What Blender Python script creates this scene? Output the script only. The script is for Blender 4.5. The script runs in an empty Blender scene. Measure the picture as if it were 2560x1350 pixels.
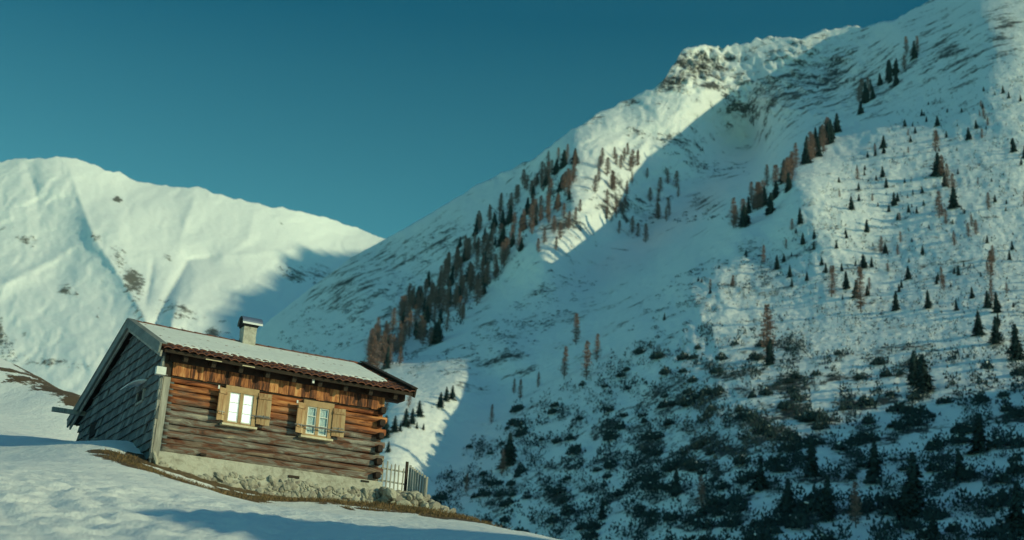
import bpy, math, random
import numpy as np
from mathutils import Vector
random.seed(7)
rng = np.random.default_rng(11)
S = bpy.context.scene
COL = S.collection
# ---------------------------------------------------------------- camera
FPX = 50/36*2560
PITCH, ROLL = math.radians(18), math.radians(3.2)
cp, sp = math.cos(PITCH), math.sin(PITCH)
FW = np.array([0, cp, sp]); R0 = np.array([1., 0, 0]); U0 = np.array([0, -sp, cp])
RR = math.cos(ROLL)*R0 + math.sin(ROLL)*U0
UU = -math.sin(ROLL)*R0 + math.cos(ROLL)*U0
cam = bpy.data.cameras.new('camera'); cam.lens = 50; cam.sensor_width = 36
cam.clip_start = 0.5; cam.clip_end = 60000
camo = bpy.data.objects.new('camera', cam); COL.objects.link(camo)
from mathutils import Matrix
camo.matrix_world = Matrix((
    (RR[0], UU[0], -FW[0], 0), (RR[1], UU[1], -FW[1], 0), (RR[2], UU[2], -FW[2], 0), (0, 0, 0, 1)))
cam.dof.use_dof = True; cam.dof.focus_distance = 34.5; cam.dof.aperture_fstop = 1.05
S.camera = camo
# ---------------------------------------------------------------- sun and sky
SUN_AZ, SUN_EL = math.radians(-25), math.radians(17)      # azimuth measured from +x towards +y
SV = np.array([math.cos(SUN_EL)*math.cos(SUN_AZ), math.cos(SUN_EL)*math.sin(SUN_AZ), math.sin(SUN_EL)])
sl = bpy.data.lights.new('sun', 'SUN'); sl.energy = 2.95; sl.angle = math.radians(0.5); sl.color = (1.0, 0.99, 0.56)
so = bpy.data.objects.new('sun', sl); COL.objects.link(so)
so.rotation_euler = Vector(SV).to_track_quat('Z', 'Y').to_euler()
W = bpy.data.worlds.new('World'); S.world = W; W.use_nodes = True
wn = W.node_tree.nodes; wl = W.node_tree.links
for n in list(wn): wn.remove(n)
sky = wn.new('ShaderNodeTexSky'); sky.sky_type = 'NISHITA'; sky.sun_disc = False
sky.sun_elevation = SUN_EL; sky.sun_rotation = math.pi/2 - SUN_AZ
sky.altitude = 2500; sky.air_density = 1.0; sky.dust_density = 0.6; sky.ozone_density = 2.0
tint = wn.new('ShaderNodeMix'); tint.data_type = 'RGBA'; tint.blend_type = 'MULTIPLY'; tint.inputs[0].default_value = 1
tc = wn.new('ShaderNodeTexCoord'); sz = wn.new('ShaderNodeSeparateXYZ'); wl.new(tc.outputs['Generated'], sz.inputs[0])
rp = wn.new('ShaderNodeValToRGB'); wl.new(sz.outputs[2], rp.inputs[0])      # sky colour cast; top stop brightened out of view for extra ambient fill
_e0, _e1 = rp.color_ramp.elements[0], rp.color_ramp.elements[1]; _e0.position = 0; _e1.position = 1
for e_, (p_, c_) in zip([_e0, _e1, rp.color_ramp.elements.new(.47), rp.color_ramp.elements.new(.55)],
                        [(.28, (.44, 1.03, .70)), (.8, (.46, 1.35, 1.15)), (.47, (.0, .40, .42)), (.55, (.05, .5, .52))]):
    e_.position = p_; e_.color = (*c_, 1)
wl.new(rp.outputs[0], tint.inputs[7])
bg = wn.new('ShaderNodeBackground'); bg.inputs[1].default_value = 0.15
wo = wn.new('ShaderNodeOutputWorld')
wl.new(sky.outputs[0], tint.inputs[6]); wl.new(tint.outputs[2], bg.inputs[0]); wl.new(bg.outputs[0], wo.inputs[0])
S.view_settings.view_transform = 'Standard'; S.view_settings.look = 'None'
S.view_settings.exposure = 0.0; S.view_settings.gamma = 1

# ---------------------------------------------------------------- helpers
def ray(px, py):
    px = np.asarray(px, float); py = np.asarray(py, float)
    return FW + RR*((px-1280)/FPX)[..., None] + UU*((675-py)/FPX)[..., None]
def at(px, py, D):
    d = ray(px, py); return d*(np.asarray(D, float)/d[..., 1])[..., None]

def _h(ix, iy, seed):
    h = (ix*374761393 + iy*668265263 + seed*974634777) & 0xffffffff
    h = ((h ^ (h >> 13))*1274126177) & 0xffffffff
    return (h ^ (h >> 16)) & 0xffffffff
def pn(x, y, seed=0):
    x = np.asarray(x, float); y = np.asarray(y, float)
    ix = np.floor(x).astype(np.int64); iy = np.floor(y).astype(np.int64)
    fx = x-ix; fy = y-iy
    ux = fx*fx*fx*(fx*(fx*6-15)+10); uy = fy*fy*fy*(fy*(fy*6-15)+10)
    def g(dx, dy):
        a = _h(ix+dx, iy+dy, seed)/4294967296.0*2*np.pi
        return np.cos(a)*(fx-dx)+np.sin(a)*(fy-dy)
    a = g(0, 0)*(1-ux)+g(1, 0)*ux; b = g(0, 1)*(1-ux)+g(1, 1)*ux
    return (a*(1-uy)+b*uy)*1.5
def fbm(x, y, o=4, seed=0, gain=.5):
    s = 0; a = 1; f = 1
    for i in range(o):
        s = s + a*pn(x*f+i*17.3, y*f-i*9.1, seed+i); a *= gain; f *= 2.03
    return s
def ridged(x, y, o=4, seed=0):
    s = 0; a = 1; f = 1
    for i in range(o):
        s = s + a*(1-2*np.abs(pn(x*f+i*7.3, y*f+i*3.1, seed+i))); a *= .5; f *= 2.1
    return s
class RBF:
    def __init__(self, pts, vals, c, lam=0.0):
        self.p = np.array(pts, float); v = np.array(vals, float); n = len(v); self.c = c
        r = np.linalg.norm(self.p[:, None]-self.p[None], axis=2)
        A = np.zeros((n+3, n+3)); A[:n, :n] = np.sqrt(r*r+c*c) - lam*np.eye(n)
        A[:n, n] = 1; A[:n, n+1:] = self.p; A[n, :n] = 1; A[n+1:, :n] = self.p.T
        b = np.zeros(n+3); b[:n] = v
        self.w = np.linalg.solve(A, b)
    def __call__(self, x, y):
        x, y = np.broadcast_arrays(np.asarray(x, float), np.asarray(y, float)); out = np.zeros(x.shape)
        for i in range(len(self.p)):
            out = out + self.w[i]*np.sqrt((x-self.p[i, 0])**2+(y-self.p[i, 1])**2+self.c**2)
        n = len(self.p)
        return out + self.w[n]+self.w[n+1]*x+self.w[n+2]*y
def seg_dist(x, y, pts):
    """distance to a polyline and the parameter along it"""
    best = np.full(np.shape(x), 1e9); par = np.zeros(np.shape(x))
    n = len(pts)-1
    for i in range(n):
        ax, ay = pts[i][:2]; bx, by = pts[i+1][:2]
        dx, dy = bx-ax, by-ay; t = np.clip(((x-ax)*dx+(y-ay)*dy)/(dx*dx+dy*dy), 0, 1)
        d = np.hypot(x-ax-t*dx, y-ay-t*dy); m = d < best
        best = np.where(m, d, best); par = np.where(m, (i+t)/n, par)
    return best, par

def put(o, parent=None):
    COL.objects.link(o)
    if parent is not None: o.parent = parent
    return o
def mesh_obj(name, V, Fc, mats=None, parent=None, smooth=False, midx=None):
    me = bpy.data.meshes.new(name); me.from_pydata([tuple(v) for v in V], [], [tuple(f) for f in Fc])
    if mats is not None:
        for m in (mats if isinstance(mats, (list, tuple)) else [mats]): me.materials.append(m)
    if midx is not None: me.polygons.foreach_set('material_index', midx)
    if smooth: me.polygons.foreach_set('use_smooth', [True]*len(me.polygons))
    me.update()
    return put(bpy.data.objects.new(name, me), parent)
def grid_obj(name, P, mat, attrs=None, smooth=True):
    nr, nc = P.shape[:2]
    me = bpy.data.meshes.new(name)
    me.vertices.add(nr*nc); me.vertices.foreach_set('co', P.reshape(-1).astype(np.float32))
    i = np.arange(nr*nc).reshape(nr, nc)
    q = np.stack([i[:-1, :-1], i[1:, :-1], i[1:, 1:], i[:-1, 1:]], -1).reshape(-1, 4)
    nq = len(q)
    me.loops.add(nq*4); me.loops.foreach_set('vertex_index', q.reshape(-1).astype(np.int32))
    me.polygons.add(nq); me.polygons.foreach_set('loop_start', (np.arange(nq)*4).astype(np.int32))
    me.polygons.foreach_set('use_smooth', np.ones(nq, bool))
    me.materials.append(mat); me.update(calc_edges=True); me.validate()
    for k, v in (attrs or {}).items():
        a = me.attributes.new(k, 'FLOAT', 'POINT'); a.data.foreach_set('value', v.reshape(-1).astype(np.float32))
    return put(bpy.data.objects.new(name, me))
def tag(o, label=None, cat=None, group=None, kind=None):
    if label: o['label'] = label
    if cat: o['category'] = cat
    if group: o['group'] = group
    if kind: o['kind'] = kind
    return o
def empty(name, loc, rz=0, parent=None):
    o = bpy.data.objects.new(name, None); o.location = loc; o.rotation_euler = (0, 0, rz); o.empty_display_size = .3
    return put(o, parent)

class MB:
    def __init__(s): s.V = []; s.F = []; s.M = []
    def add(s, V, Fc, m=0):
        b = len(s.V); s.V += [tuple(v) for v in V]; s.F += [tuple(i+b for i in f) for f in Fc]; s.M += [m]*len(Fc)
    def box(s, x0, x1, y0, y1, z0, z1, m=0, j=0.0, fn=None):
        V = [(x, y, z) for x in (x0, x1) for y in (y0, y1) for z in (z0, z1)]
        if j: V = [tuple(c+random.uniform(-j, j) for c in v) for v in V]
        if fn: V = [fn(v) for v in V]
        s.add(V, [(0, 1, 3, 2), (4, 6, 7, 5), (0, 4, 5, 1), (2, 3, 7, 6), (0, 2, 6, 4), (1, 5, 7, 3)], m)
    def tube(s, pts, rad, n=6, m=0, cap=True):
        pts = [Vector(p) for p in pts]; b = len(s.V)
        for i, p in enumerate(pts):
            t = (pts[min(i+1, len(pts)-1)]-pts[max(i-1, 0)]).normalized()
            a = t.orthogonal().normalized(); c = t.cross(a)
            r = rad[i] if isinstance(rad, (list, tuple)) else rad
            for k in range(n):
                q = p + (a*math.cos(2*math.pi*k/n)+c*math.sin(2*math.pi*k/n))*r; s.V.append(tuple(q))
        for i in range(len(pts)-1):
            for k in range(n):
                s.F.append((b+i*n+k, b+i*n+(k+1) % n, b+(i+1)*n+(k+1) % n, b+(i+1)*n+k)); s.M.append(m)
        if cap:
            s.F.append(tuple(b+k for k in range(n))[::-1]); s.M.append(m)
            e = b+(len(pts)-1)*n; s.F.append(tuple(e+k for k in range(n))); s.M.append(m)
    def build(s, name, mats, parent=None, smooth=False):
        return mesh_obj(name, s.V, s.F, mats, parent, smooth, s.M)
_t = (1+5**.5)/2
ICO_V = [Vector(v).normalized() for v in [(-1, _t, 0), (1, _t, 0), (-1, -_t, 0), (1, -_t, 0), (0, -1, _t), (0, 1, _t), (0, -1, -_t), (0, 1, -_t), (_t, 0, -1), (_t, 0, 1), (-_t, 0, -1), (-_t, 0, 1)]]
ICO_F = [(0, 11, 5), (0, 5, 1), (0, 1, 7), (0, 7, 10), (0, 10, 11), (1, 5, 9), (5, 11, 4), (11, 10, 2), (10, 7, 6), (7, 1, 8), (3, 9, 4), (3, 4, 2), (3, 2, 6), (3, 6, 8), (3, 8, 9), (4, 9, 5), (2, 4, 11), (6, 2, 10), (8, 6, 7), (9, 8, 1)]
def ico_sub(V, Fc):
    V = list(V); c = {}; out = []
    def mid(a, b):
        k = (min(a, b), max(a, b))
        if k not in c: V.append(((V[a]+V[b])/2).normalized()); c[k] = len(V)-1
        return c[k]
    for a, b, d in Fc:
        x, y, z = mid(a, b), mid(b, d), mid(d, a); out += [(a, x, z), (b, y, x), (d, z, y), (x, y, z)]
    return V, out
ICO2_V, ICO2_F = ico_sub(ICO_V, ICO_F)
def stone(mb, c, r, m=0, jag=.22):
    off = random.uniform(0, 99); rz = random.uniform(0, 6.28)
    V = []
    for v in ICO2_V:
        k = (1+.18*(abs(v.x*v.y)+abs(v.y*v.z)+abs(v.x*v.z)))+jag*math.sin(v.x*2.3+off)+jag*.8*math.sin(v.y*3.1+off*1.7+v.z*2)+random.uniform(-.09, .09)
        x, y, z = v.x*r[0]*k, v.y*r[1]*k, v.z*r[2]*k
        V.append((c[0]+x*math.cos(rz*.15)-z*math.sin(rz*.15)*.4, c[1]+y, c[2]+z+x*.3*math.sin(rz)))
    mb.add(V, ICO2_F, m)

# ---------------------------------------------------------------- materials
def new_mat(name, rough=.7):
    m = bpy.data.materials.new(name); m.use_nodes = True; nt = m.node_tree
    b = nt.nodes['Principled BSDF']; b.inputs['Roughness'].default_value = rough
    b.inputs['Specular IOR Level'].default_value = .25
    return m, nt, b
def N(nt, t, **k):
    n = nt.nodes.new(t)
    for a, v in k.items(): setattr(n, a, v)
    return n
def noise(nt, scale, detail=4, rough=.55, vec=None, dist=0):
    n = N(nt, 'ShaderNodeTexNoise'); n.inputs['Scale'].default_value = scale; n.inputs['Detail'].default_value = detail
    n.inputs['Roughness'].default_value = rough; n.inputs['Distortion'].default_value = dist
    if vec: nt.links.new(vec, n.inputs['Vector'])
    return n
def ocoord(nt, sc=(1, 1, 1)):
    t = N(nt, 'ShaderNodeTexCoord'); m = N(nt, 'ShaderNodeMapping'); m.inputs['Scale'].default_value = sc
    nt.links.new(t.outputs['Object'], m.inputs['Vector']); return m.outputs[0]
def ramp(nt, fac, stops, interp='LINEAR'):
    r = N(nt, 'ShaderNodeValToRGB'); r.color_ramp.interpolation = interp
    el = r.color_ramp.elements
    while len(el) < len(stops): el.new(.5)
    for e, (p, c) in zip(el, stops): e.position = p; e.color = (*c, 1) if len(c) == 3 else c
    nt.links.new(fac, r.inputs[0]); return r.outputs[0]
def mixc(nt, f, a, b, mode='MIX'):
    m = N(nt, 'ShaderNodeMix', data_type='RGBA', blend_type=mode)
    for s, v in ((0, f), (6, a), (7, b)):
        if hasattr(v, 'links'): nt.links.new(v, m.inputs[s])
        elif isinstance(v, (int, float)): m.inputs[s].default_value = v
        else: m.inputs[s].default_value = (*v, 1)
    return m.outputs[2]
def mth(nt, op, a, b=0.0, clamp=False):
    m = N(nt, 'ShaderNodeMath', operation=op, use_clamp=clamp)
    for i, v in enumerate((a, b)):
        if hasattr(v, 'links'): nt.links.new(v, m.inputs[i])
        else: m.inputs[i].default_value = v
    return m.outputs[0]
def bump(nt, b, h, dist, strength=1.0, prev=None):
    n = N(nt, 'ShaderNodeBump'); n.inputs['Distance'].default_value = dist; n.inputs['Strength'].default_value = strength
    nt.links.new(h, n.inputs['Height'])
    if prev is not None: nt.links.new(prev, n.inputs['Normal'])
    nt.links.new(n.outputs[0], b.inputs['Normal']); return n.outputs[0]
def attr(nt, name):
    a = N(nt, 'ShaderNodeAttribute', attribute_name=name); return a.outputs['Fac']

SNOW = (.86, .87, .87)
def mat_mountain(name, s1, s2, rockA, rockB, bd, streak=(1, 1, 1), up=0.0):
    m, nt, b = new_mat(name, .75)
    v = ocoord(nt, streak); v1 = ocoord(nt)
    n1 = noise(nt, s1, 6, .62, v); n2 = noise(nt, s2, 5, .7, v1)
    f = mth(nt, 'ADD', mth(nt, 'MULTIPLY', n1.outputs[0], .6), mth(nt, 'MULTIPLY', n2.outputs[0], .4))
    f = mth(nt, 'ADD', f, attr(nt, 'rock'))
    mask = ramp(nt, f, [(.0, (0, 0, 0)), (.655, (0, 0, 0)), (.72, (1, 1, 1))])
    rc = mixc(nt, noise(nt, s2*2.3, 4, .6, v1).outputs[0], rockA, rockB)
    sc = mixc(nt, noise(nt, s1*.5, 3, .5, v1).outputs[0], (.80+up, .82+up, .83+up), (.9+up*.6, .9+up*.6, .89+up*.6))
    nt.links.new(mixc(nt, mask, sc, rc), b.inputs['Base Color'])
    nb = noise(nt, s2*.5, 6, .6, v1)
    p = bump(nt, b, nb.outputs[0], bd, .8)
    bump(nt, b, mask, bd*.4, .6, p)
    return m
M_mtn = mat_mountain('mountain_snow_rock', .05, .40, (.028, .036, .04), (.115, .10, .095), 1.6, (.9, .9, 1.45))
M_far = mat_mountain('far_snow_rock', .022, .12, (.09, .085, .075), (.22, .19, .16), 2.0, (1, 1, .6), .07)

def mat_hill():
    m, nt, b = new_mat('hillside_snow_grass', .65)
    v = ocoord(nt)
    nf = noise(nt, 3.1, 5, .65, v)
    f = mth(nt, 'ADD', attr(nt, 'bare'), mth(nt, 'MULTIPLY', mth(nt, 'SUBTRACT', nf.outputs[0], .5), 1.1))
    mask = ramp(nt, f, [(.0, (0, 0, 0)), (.47, (0, 0, 0)), (.53, (1, 1, 1))])
    g = noise(nt, 14, 5, .7, v)
    gc = ramp(nt, g.outputs[0], [(.25, (.03, .022, .015)), (.5, (.12, .075, .04)), (.75, (.22, .15, .075))])
    sc = mixc(nt, noise(nt, .6, 3, .5, v).outputs[0], (.76, .78, .79), (.84, .84, .83))
    nt.links.new(mixc(nt, mask, sc, gc), b.inputs['Base Color'])
    p = bump(nt, b, noise(nt, 1.6, 5, .55, ocoord(nt, (1, .6, 1))).outputs[0], .14, .6)
    p = bump(nt, b, noise(nt, 9, 6, .7, v).outputs[0], .045, .8, p)
    bump(nt, b, mask, -.05, .8, p)
    return m
M_hill = mat_hill()

def mat_plain(name, c, rough=.7, c2=None, sc=8, metal=0, bd=0, stretch=(1, 1, 1)):
    m, nt, b = new_mat(name, rough); b.inputs['Metallic'].default_value = metal
    n = noise(nt, sc, 5, .6, ocoord(nt, stretch))
    nt.links.new(ramp(nt, n.outputs[0], [(.3, c), (.7, c2 or tuple(x*.7 for x in c))]), b.inputs['Base Color'])
    if bd: bump(nt, b, n.outputs[0], bd)
    return m
def mat_wood(name, along, stops, grain=(1, 1, 1), knots=True, bd=.006, island=0.0, gray=None):
    """along: scale vector compressing the grain direction"""
    m, nt, b = new_mat(name, .7)
    v = ocoord(nt, along)
    n1 = noise(nt, 6, 6, .65, v, .6); n2 = noise(nt, 1.6, 3, .5, ocoord(nt, tuple(.3+.7*a for a in along)))
    f = mth(nt, 'ADD', mth(nt, 'MULTIPLY', n1.outputs[0], .6), mth(nt, 'MULTIPLY', n2.outputs[0], .4))
    if island:
        gmt = N(nt, 'ShaderNodeNewGeometry')
        f = mth(nt, 'ADD', f, mth(nt, 'MULTIPLY', mth(nt, 'SUBTRACT', gmt.outputs['Random Per Island'], .5), island))
    c = ramp(nt, f, stops)
    if knots:
        k = N(nt, 'ShaderNodeTexVoronoi'); k.inputs['Scale'].default_value = 2.6
        nt.links.new(ocoord(nt, tuple(.55+.6*a for a in along)), k.inputs['Vector'])
        km = ramp(nt, k.outputs['Distance'], [(.03, (1, 1, 1)), (.14, (0, 0, 0))])
        c = mixc(nt, km, c, (.03, .015, .008))
    if gray:
        z0, z1, stops2 = gray
        sx = N(nt, 'ShaderNodeSeparateXYZ'); nt.links.new(ocoord(nt), sx.inputs[0])
        zz = mth(nt, 'ADD', sx.outputs[2], mth(nt, 'MULTIPLY', mth(nt, 'SUBTRACT', noise(nt, 1.1, 4, .6, ocoord(nt, (1, 1, 3))).outputs[0], .5), 1.3))
        r = N(nt, 'ShaderNodeMapRange'); r.inputs[1].default_value = z0; r.inputs[2].default_value = z1
        nt.links.new(zz, r.inputs[0])
        n3 = noise(nt, 5, 6, .7, ocoord(nt, (.35, 2, 2)), .8)
        g = ramp(nt, n3.outputs[0], stops2)
        c = mixc(nt, r.outputs[0], g, c)
    nt.links.new(c, b.inputs['Base Color'])
    bump(nt, b, n1.outputs[0], bd)
    return m
ORANGE = [(.35, (.022, .009, .006)), (.42, (.09, .026, .012)), (.485, (.28, .09, .032)), (.56, (.48, .18, .065)), (.68, (.64, .33, .14))]
GRAY = [(.34, (.045, .028, .022)), (.43, (.15, .06, .035)), (.50, (.14, .115, .10)), (.62, (.27, .235, .20)), (.72, (.55, .44, .29))]
M_log = mat_wood('weathered_log_wood', (.25, 2.2, 2.2), ORANGE, knots=False, bd=.012, gray=(1.3, 1.85, GRAY))
M_logs = [M_log, mat_wood('log_wood_reddish', (.3, 2.6, 2.6), [(p, (c[0]*.85, c[1]*.72, c[2]*.7)) for p, c in ORANGE], knots=False, bd=.012, gray=(1.25, 1.75, [(p, (c[0]*.9, c[1]*.74, c[2]*.66)) for p, c in GRAY])), mat_wood('log_wood_grey', (.2, 2, 2), ORANGE, knots=False, bd=.015, gray=(1.45, 2.0, [(p, (c[0]*1.1, c[1]*1.12, c[2]*1.15)) for p, c in GRAY]))]
M_board = mat_wood('sunburnt_board_wood', (3.2, 3.2, .42), [(p*1.0+(.02 if p < .6 else 0), c) for p, c in ORANGE], island=.16)
M_shut = mat_wood('shutter_pine', (2.2, 2.2, .25), [(.3, (.10, .045, .025)), (.46, (.33, .18, .09)), (.6, (.46, .30, .165)), (.75, (.60, .45, .28))], island=.2)
M_frame = mat_wood('window_frame_pine', (1, 1, .6), [(.3, (.27, .16, .08)), (.6, (.46, .30, .165))], knots=False)
M_sill = mat_plain('pale_sill_wood', (.72, .62, .44), .7, (.5, .4, .27), 5)
M_dark = mat_plain('dark_eave_wood', (.05, .032, .022), .8, (.022, .016, .013), 6, stretch=(.4, 2, 2))
M_endg = mat_plain('charred_end_grain', (.016, .012, .012), .8, (.055, .028, .018), 7)
M_shingle = mat_wood('grey_wood_shingle', (2, 2, .5), [(.3, (.06, .07, .075)), (.5, (.11, .125, .13)), (.7, (.19, .20, .20))], knots=False, island=.35)
M_gray = mat_wood('silver_grey_plank', (3, 3, .3), [(.3, (.11, .10, .09)), (.5, (.31, .29, .26)), (.7, (.54, .50, .44))], knots=False)
M_barge = mat_wood('grey_bargeboard', (3, .5, 1.5), [(.3, (.10, .11, .11)), (.5, (.17, .185, .18)), (.7, (.26, .27, .25))], knots=False)
M_plaster = mat_wood('rough_lime_plaster', (1, 1, 1.3), [(.3, (.17, .14, .115)), (.42, (.34, .31, .26)), (.52, (.45, .42, .36)), (.75, (.52, .50, .44))], knots=False, bd=.03)
M_stone = mat_wood('field_stone', (1, 1, 1), [(.25, (.16, .13, .115)), (.42, (.28, .25, .21)), (.58, (.38, .35, .29)), (.8, (.48, .44, .36))], knots=False, island=.28, bd=.02)
M_tile = mat_plain('clay_roof_tile', (.25, .085, .05), .75, (.055, .032, .028), 5, bd=.006)
M_rsnow = mat_plain('thin_roof_snow', (.78, .79, .76), .7, (.68, .69, .65), 5, bd=.02)
M_snow = mat_plain('packed_snow', (.86, .87, .87), .6, (.8, .82, .83), 6, bd=.02)
M_metal = mat_plain('galvanised_sheet', (.55, .56, .56), .32, (.42, .43, .44), 3, metal=.9)
M_iron = mat_plain('wrought_iron', (.16, .15, .15), .5, (.28, .26, .25), 12, metal=.6)
M_soot_shade = mat_plain('soot_shade_black', (.012, .012, .013), .9)  # chimney soot, and the painted darkness of unlit openings
M_white = mat_plain('white_lamp_plastic', (.75, .75, .72), .5, (.6, .6, .58))
M_wpaint = mat_plain('white_glazing_bar', (.78, .78, .74), .5, (.65, .65, .62))
M_trunk = mat_plain('conifer_bark', (.07, .05, .04), .9, (.12, .09, .07), 3)
M_need = mat_plain('dark_spruce_needles', (.014, .034, .040), .85, (.034, .060, .058), .8)
M_pine = mat_plain('mountain_pine_needles', (.012, .030, .038), .85, (.032, .056, .058), .9)
M_larch = mat_plain('bare_larch_twigs', (.17, .095, .08), .9, (.30, .185, .155), .7)
M_grass = mat_plain('dry_grass_blades', (.26, .15, .075), .9, (.10, .08, .035), 6)
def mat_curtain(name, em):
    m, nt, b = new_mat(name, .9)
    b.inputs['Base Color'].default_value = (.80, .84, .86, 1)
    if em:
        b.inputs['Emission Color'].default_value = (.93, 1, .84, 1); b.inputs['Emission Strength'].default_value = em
    w = N(nt, 'ShaderNodeTexWave'); w.inputs['Scale'].default_value = 9; w.inputs['Distortion'].default_value = 2
    nt.links.new(ocoord(nt), w.inputs[0]); bump(nt, b, w.outputs[1], .02)
    return m
M_curt = mat_curtain('white_lace_curtain', 0)
M_curt_glow = mat_curtain('glowing_white_curtain', 1.1)  # emission imitates the bright reflection in the panes
def mat_glass():
    m = bpy.data.materials.new('window_glass'); m.use_nodes = True; nt = m.node_tree
    for n in list(nt.nodes): nt.nodes.remove(n)
    o = N(nt, 'ShaderNodeOutputMaterial'); t = N(nt, 'ShaderNodeBsdfTransparent'); g = N(nt, 'ShaderNodeBsdfGlossy')
    g.inputs['Roughness'].default_value = .04
    t.inputs[0].default_value = (.95, .98, .98, 1); mx = N(nt, 'ShaderNodeMixShader')
    fr = N(nt, 'ShaderNodeFresnel'); fr.inputs[0].default_value = 1.5
    nt.links.new(fr.outputs[0], mx.inputs[0]); nt.links.new(t.outputs[0], mx.inputs[1]); nt.links.new(g.outputs[0], mx.inputs[2])
    nt.links.new(mx.outputs[0], o.inputs[0]); return m
M_glass = mat_glass()

# ================================================================ TERRAIN
# ---- right mountain: (column, row, distance) samples read from the view, unprojected to real points
SKY_R = [(-400, 1500), (0, 1250), (400, 1000), (600, 872), (680, 795), (780, 718), (880, 642), (960, 600), (1100, 520), (1200, 458), (1340, 392), (1430, 324), (1520, 270), (1600, 236), (1655, 214), (1680, 168), (1700, 138), (1750, 108), (1800, 120), (1860, 112), (1940, 88), (2000, 94), (2100, 68), (2160, 70), (2240, 45), (2330, 0), (2560, -110), (2700, -120), (2900, 60), (3200, 350)]
CR = [(600, 870, 1250), (780, 715, 1300), (960, 600, 1300), (1200, 455, 1230), (1340, 390, 1150), (1430, 325, 1100), (1600, 235, 1160), (1680, 165, 1190), (1750, 108, 1245), (1800, 118, 1265), (1860, 112, 1270), (2000, 92, 1260), (2160, 70, 1240), (2330, 0, 1210), (2560, -110, 1180), (2700, -120, 1180), (2900, 60, 1000), (3200, 350, 700),
      (800, 900, 850), (700, 1000, 800), (1000, 800, 860), (1150, 650, 980), (1300, 500, 1050), (900, 760, 1000),
      (1430, 400, 1000), (1440, 500, 900), (1340, 620, 820), (1180, 740, 860), (1260, 700, 835), (1040, 860, 775), (1150, 850, 725),
      (1600, 350, 1080), (1780, 260, 1170), (1560, 470, 985), (1700, 380, 1085),
      (1950, 250, 1130), (2080, 210, 1120), (1900, 400, 1070), (1750, 500, 990), (1620, 600, 905), (1500, 700, 795), (1335, 790, 718), (1250, 880, 642),
      (2270, 115, 1040), (2180, 250, 940), (2080, 330, 860), (1950, 430, 765), (1840, 560, 670), (1720, 680, 625), (1580, 800, 585), (1490, 880, 562),
      (2450, 50, 960), (2560, 100, 850), (2560, 300, 690), (2560, 600, 520), (2560, 850, 400), (2560, 1100, 300), (2560, 1350, 240),
      (2300, 250, 840), (2200, 350, 750), (2200, 600, 575), (2200, 850, 435), (2200, 1100, 328), (2200, 1350, 256),
      (1900, 620, 610), (1900, 800, 500), (1900, 950, 415), (1900, 1100, 345), (1900, 1350, 268),
      (1600, 1000, 455), (1600, 1200, 370), (1600, 1350, 318), (1300, 1000, 560), (1300, 1200, 440), (1300, 1350, 378),
      (1245, 948, 612), (1150, 1060, 545), (1090, 1180, 490), (1060, 1260, 455), (1000, 1000, 560), (980, 1100, 500), (960, 1200, 455), (1120, 962, 586),
      (2560, 1800, 150), (1800, 1800, 175), (1000, 1800, 300), (400, 1500, 420), (-100, 1500, 460), (-400, 1700, 400),
      (3000, 400, 640), (3000, 800, 430), (3000, 1350, 230), (3200, 600, 560), (3200, 1350, 220), (3200, 1800, 140)]
rbfR = RBF([(a/1000, b/1000) for a, b, _ in CR], [math.log(d) for *_, d in CR], .05)
skyx = np.array([p[0] for p in SKY_R], float); skyy = np.array([p[1] for p in SKY_R], float)
def ysky_R(px):
    rug = np.interp(px, [900, 1400, 1650, 1700, 1800, 1950, 2200, 2400], [1.5, 5, 5, 14, 14, 8, 6, 5])
    return np.interp(px, skyx, skyy) + rug*fbm(px/38, px*0+3.3, 4, 5, .6)
def relief_R(px, py):
    a = np.interp(px, [600, 1400, 1800, 2300], [.006, .008, .007, .005])*np.interp(py, [0, 500, 900, 1350], [1.25, 1, .7, .5])
    # fall line gullies on both flanks
    r = a*fbm(px/150, py/110, 5, 21, .5)
    r = r + .003*ridged(px/46+py/90+.8*fbm(px/60, py/60, 3, 33), py/110, 4, 31)*np.interp(py, [0, 500, 1000], [1, .8, .45])*np.interp(px, [1500, 1900], [1, .25])
    # steep broken rock high up
    roc = np.exp(-(((px-1740)/75)**2+((py-165)/55)**2)) + .55*np.exp(-(((px-2050)/220)**2+((py-230)/150)**2))
    r = r + roc*.012*ridged(px/34-py/60, py/26, 4, 41)
    # drifts on the right slope
    w = np.interp(px, [1500, 1900, 2300], [.2, 1, 1])*np.interp(py, [250, 450, 1000, 1300], [.5, 1, 1, .6])
    r = r + w*.0016*fbm(px/17, py/14, 3, 51)
    w = np.exp(-(((px-1760)/130)**2+((py-740)/190)**2)); r = r + w*.007*fbm(px/48, py/52, 4, 66)
    # soft folds running down the sunlit buttress
    w = np.exp(-(((px-1560)/170)**2+((py-420)/130)**2)); r = r + w*.003*np.sin((px*.9+py*.35)/23+3*fbm(px/70, py/70, 3, 61))
    return r
_pads = [(2290, 120, 40, .0), ]
def D_R(px, py): return np.exp(rbfR(px/1000, py/1000) + relief_R(px, py))
cols = np.arange(-400, 3200.1, 5.0); nrow = 340
tt = np.linspace(0, 1, nrow)**1.0
PX = np.broadcast_to(cols, (nrow, len(cols))); ys = ysky_R(cols)
PY = ys[None] + (1800-ys[None])*tt[:, None]
DR = D_R(PX, PY); GR = at(PX, PY, DR)
back = np.stack([GR[0] + np.array([0, 70*k, -26*k-3*k*k]) + np.stack([0*cols, 0*cols, 10*fbm(cols/60, cols*0+k, 3, 9)*(k > 0)], -1) for k in (6, 4, 2.5, 1.2, .5, .15)])
def blob(px, py, L):
    r = np.zeros(np.shape(px))
    for cx, cy, sx, sy, a in L: r = np.maximum(r, a*np.exp(-(((px-cx)/sx)**2+((py-cy)/sy)**2)))
    return r
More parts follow.
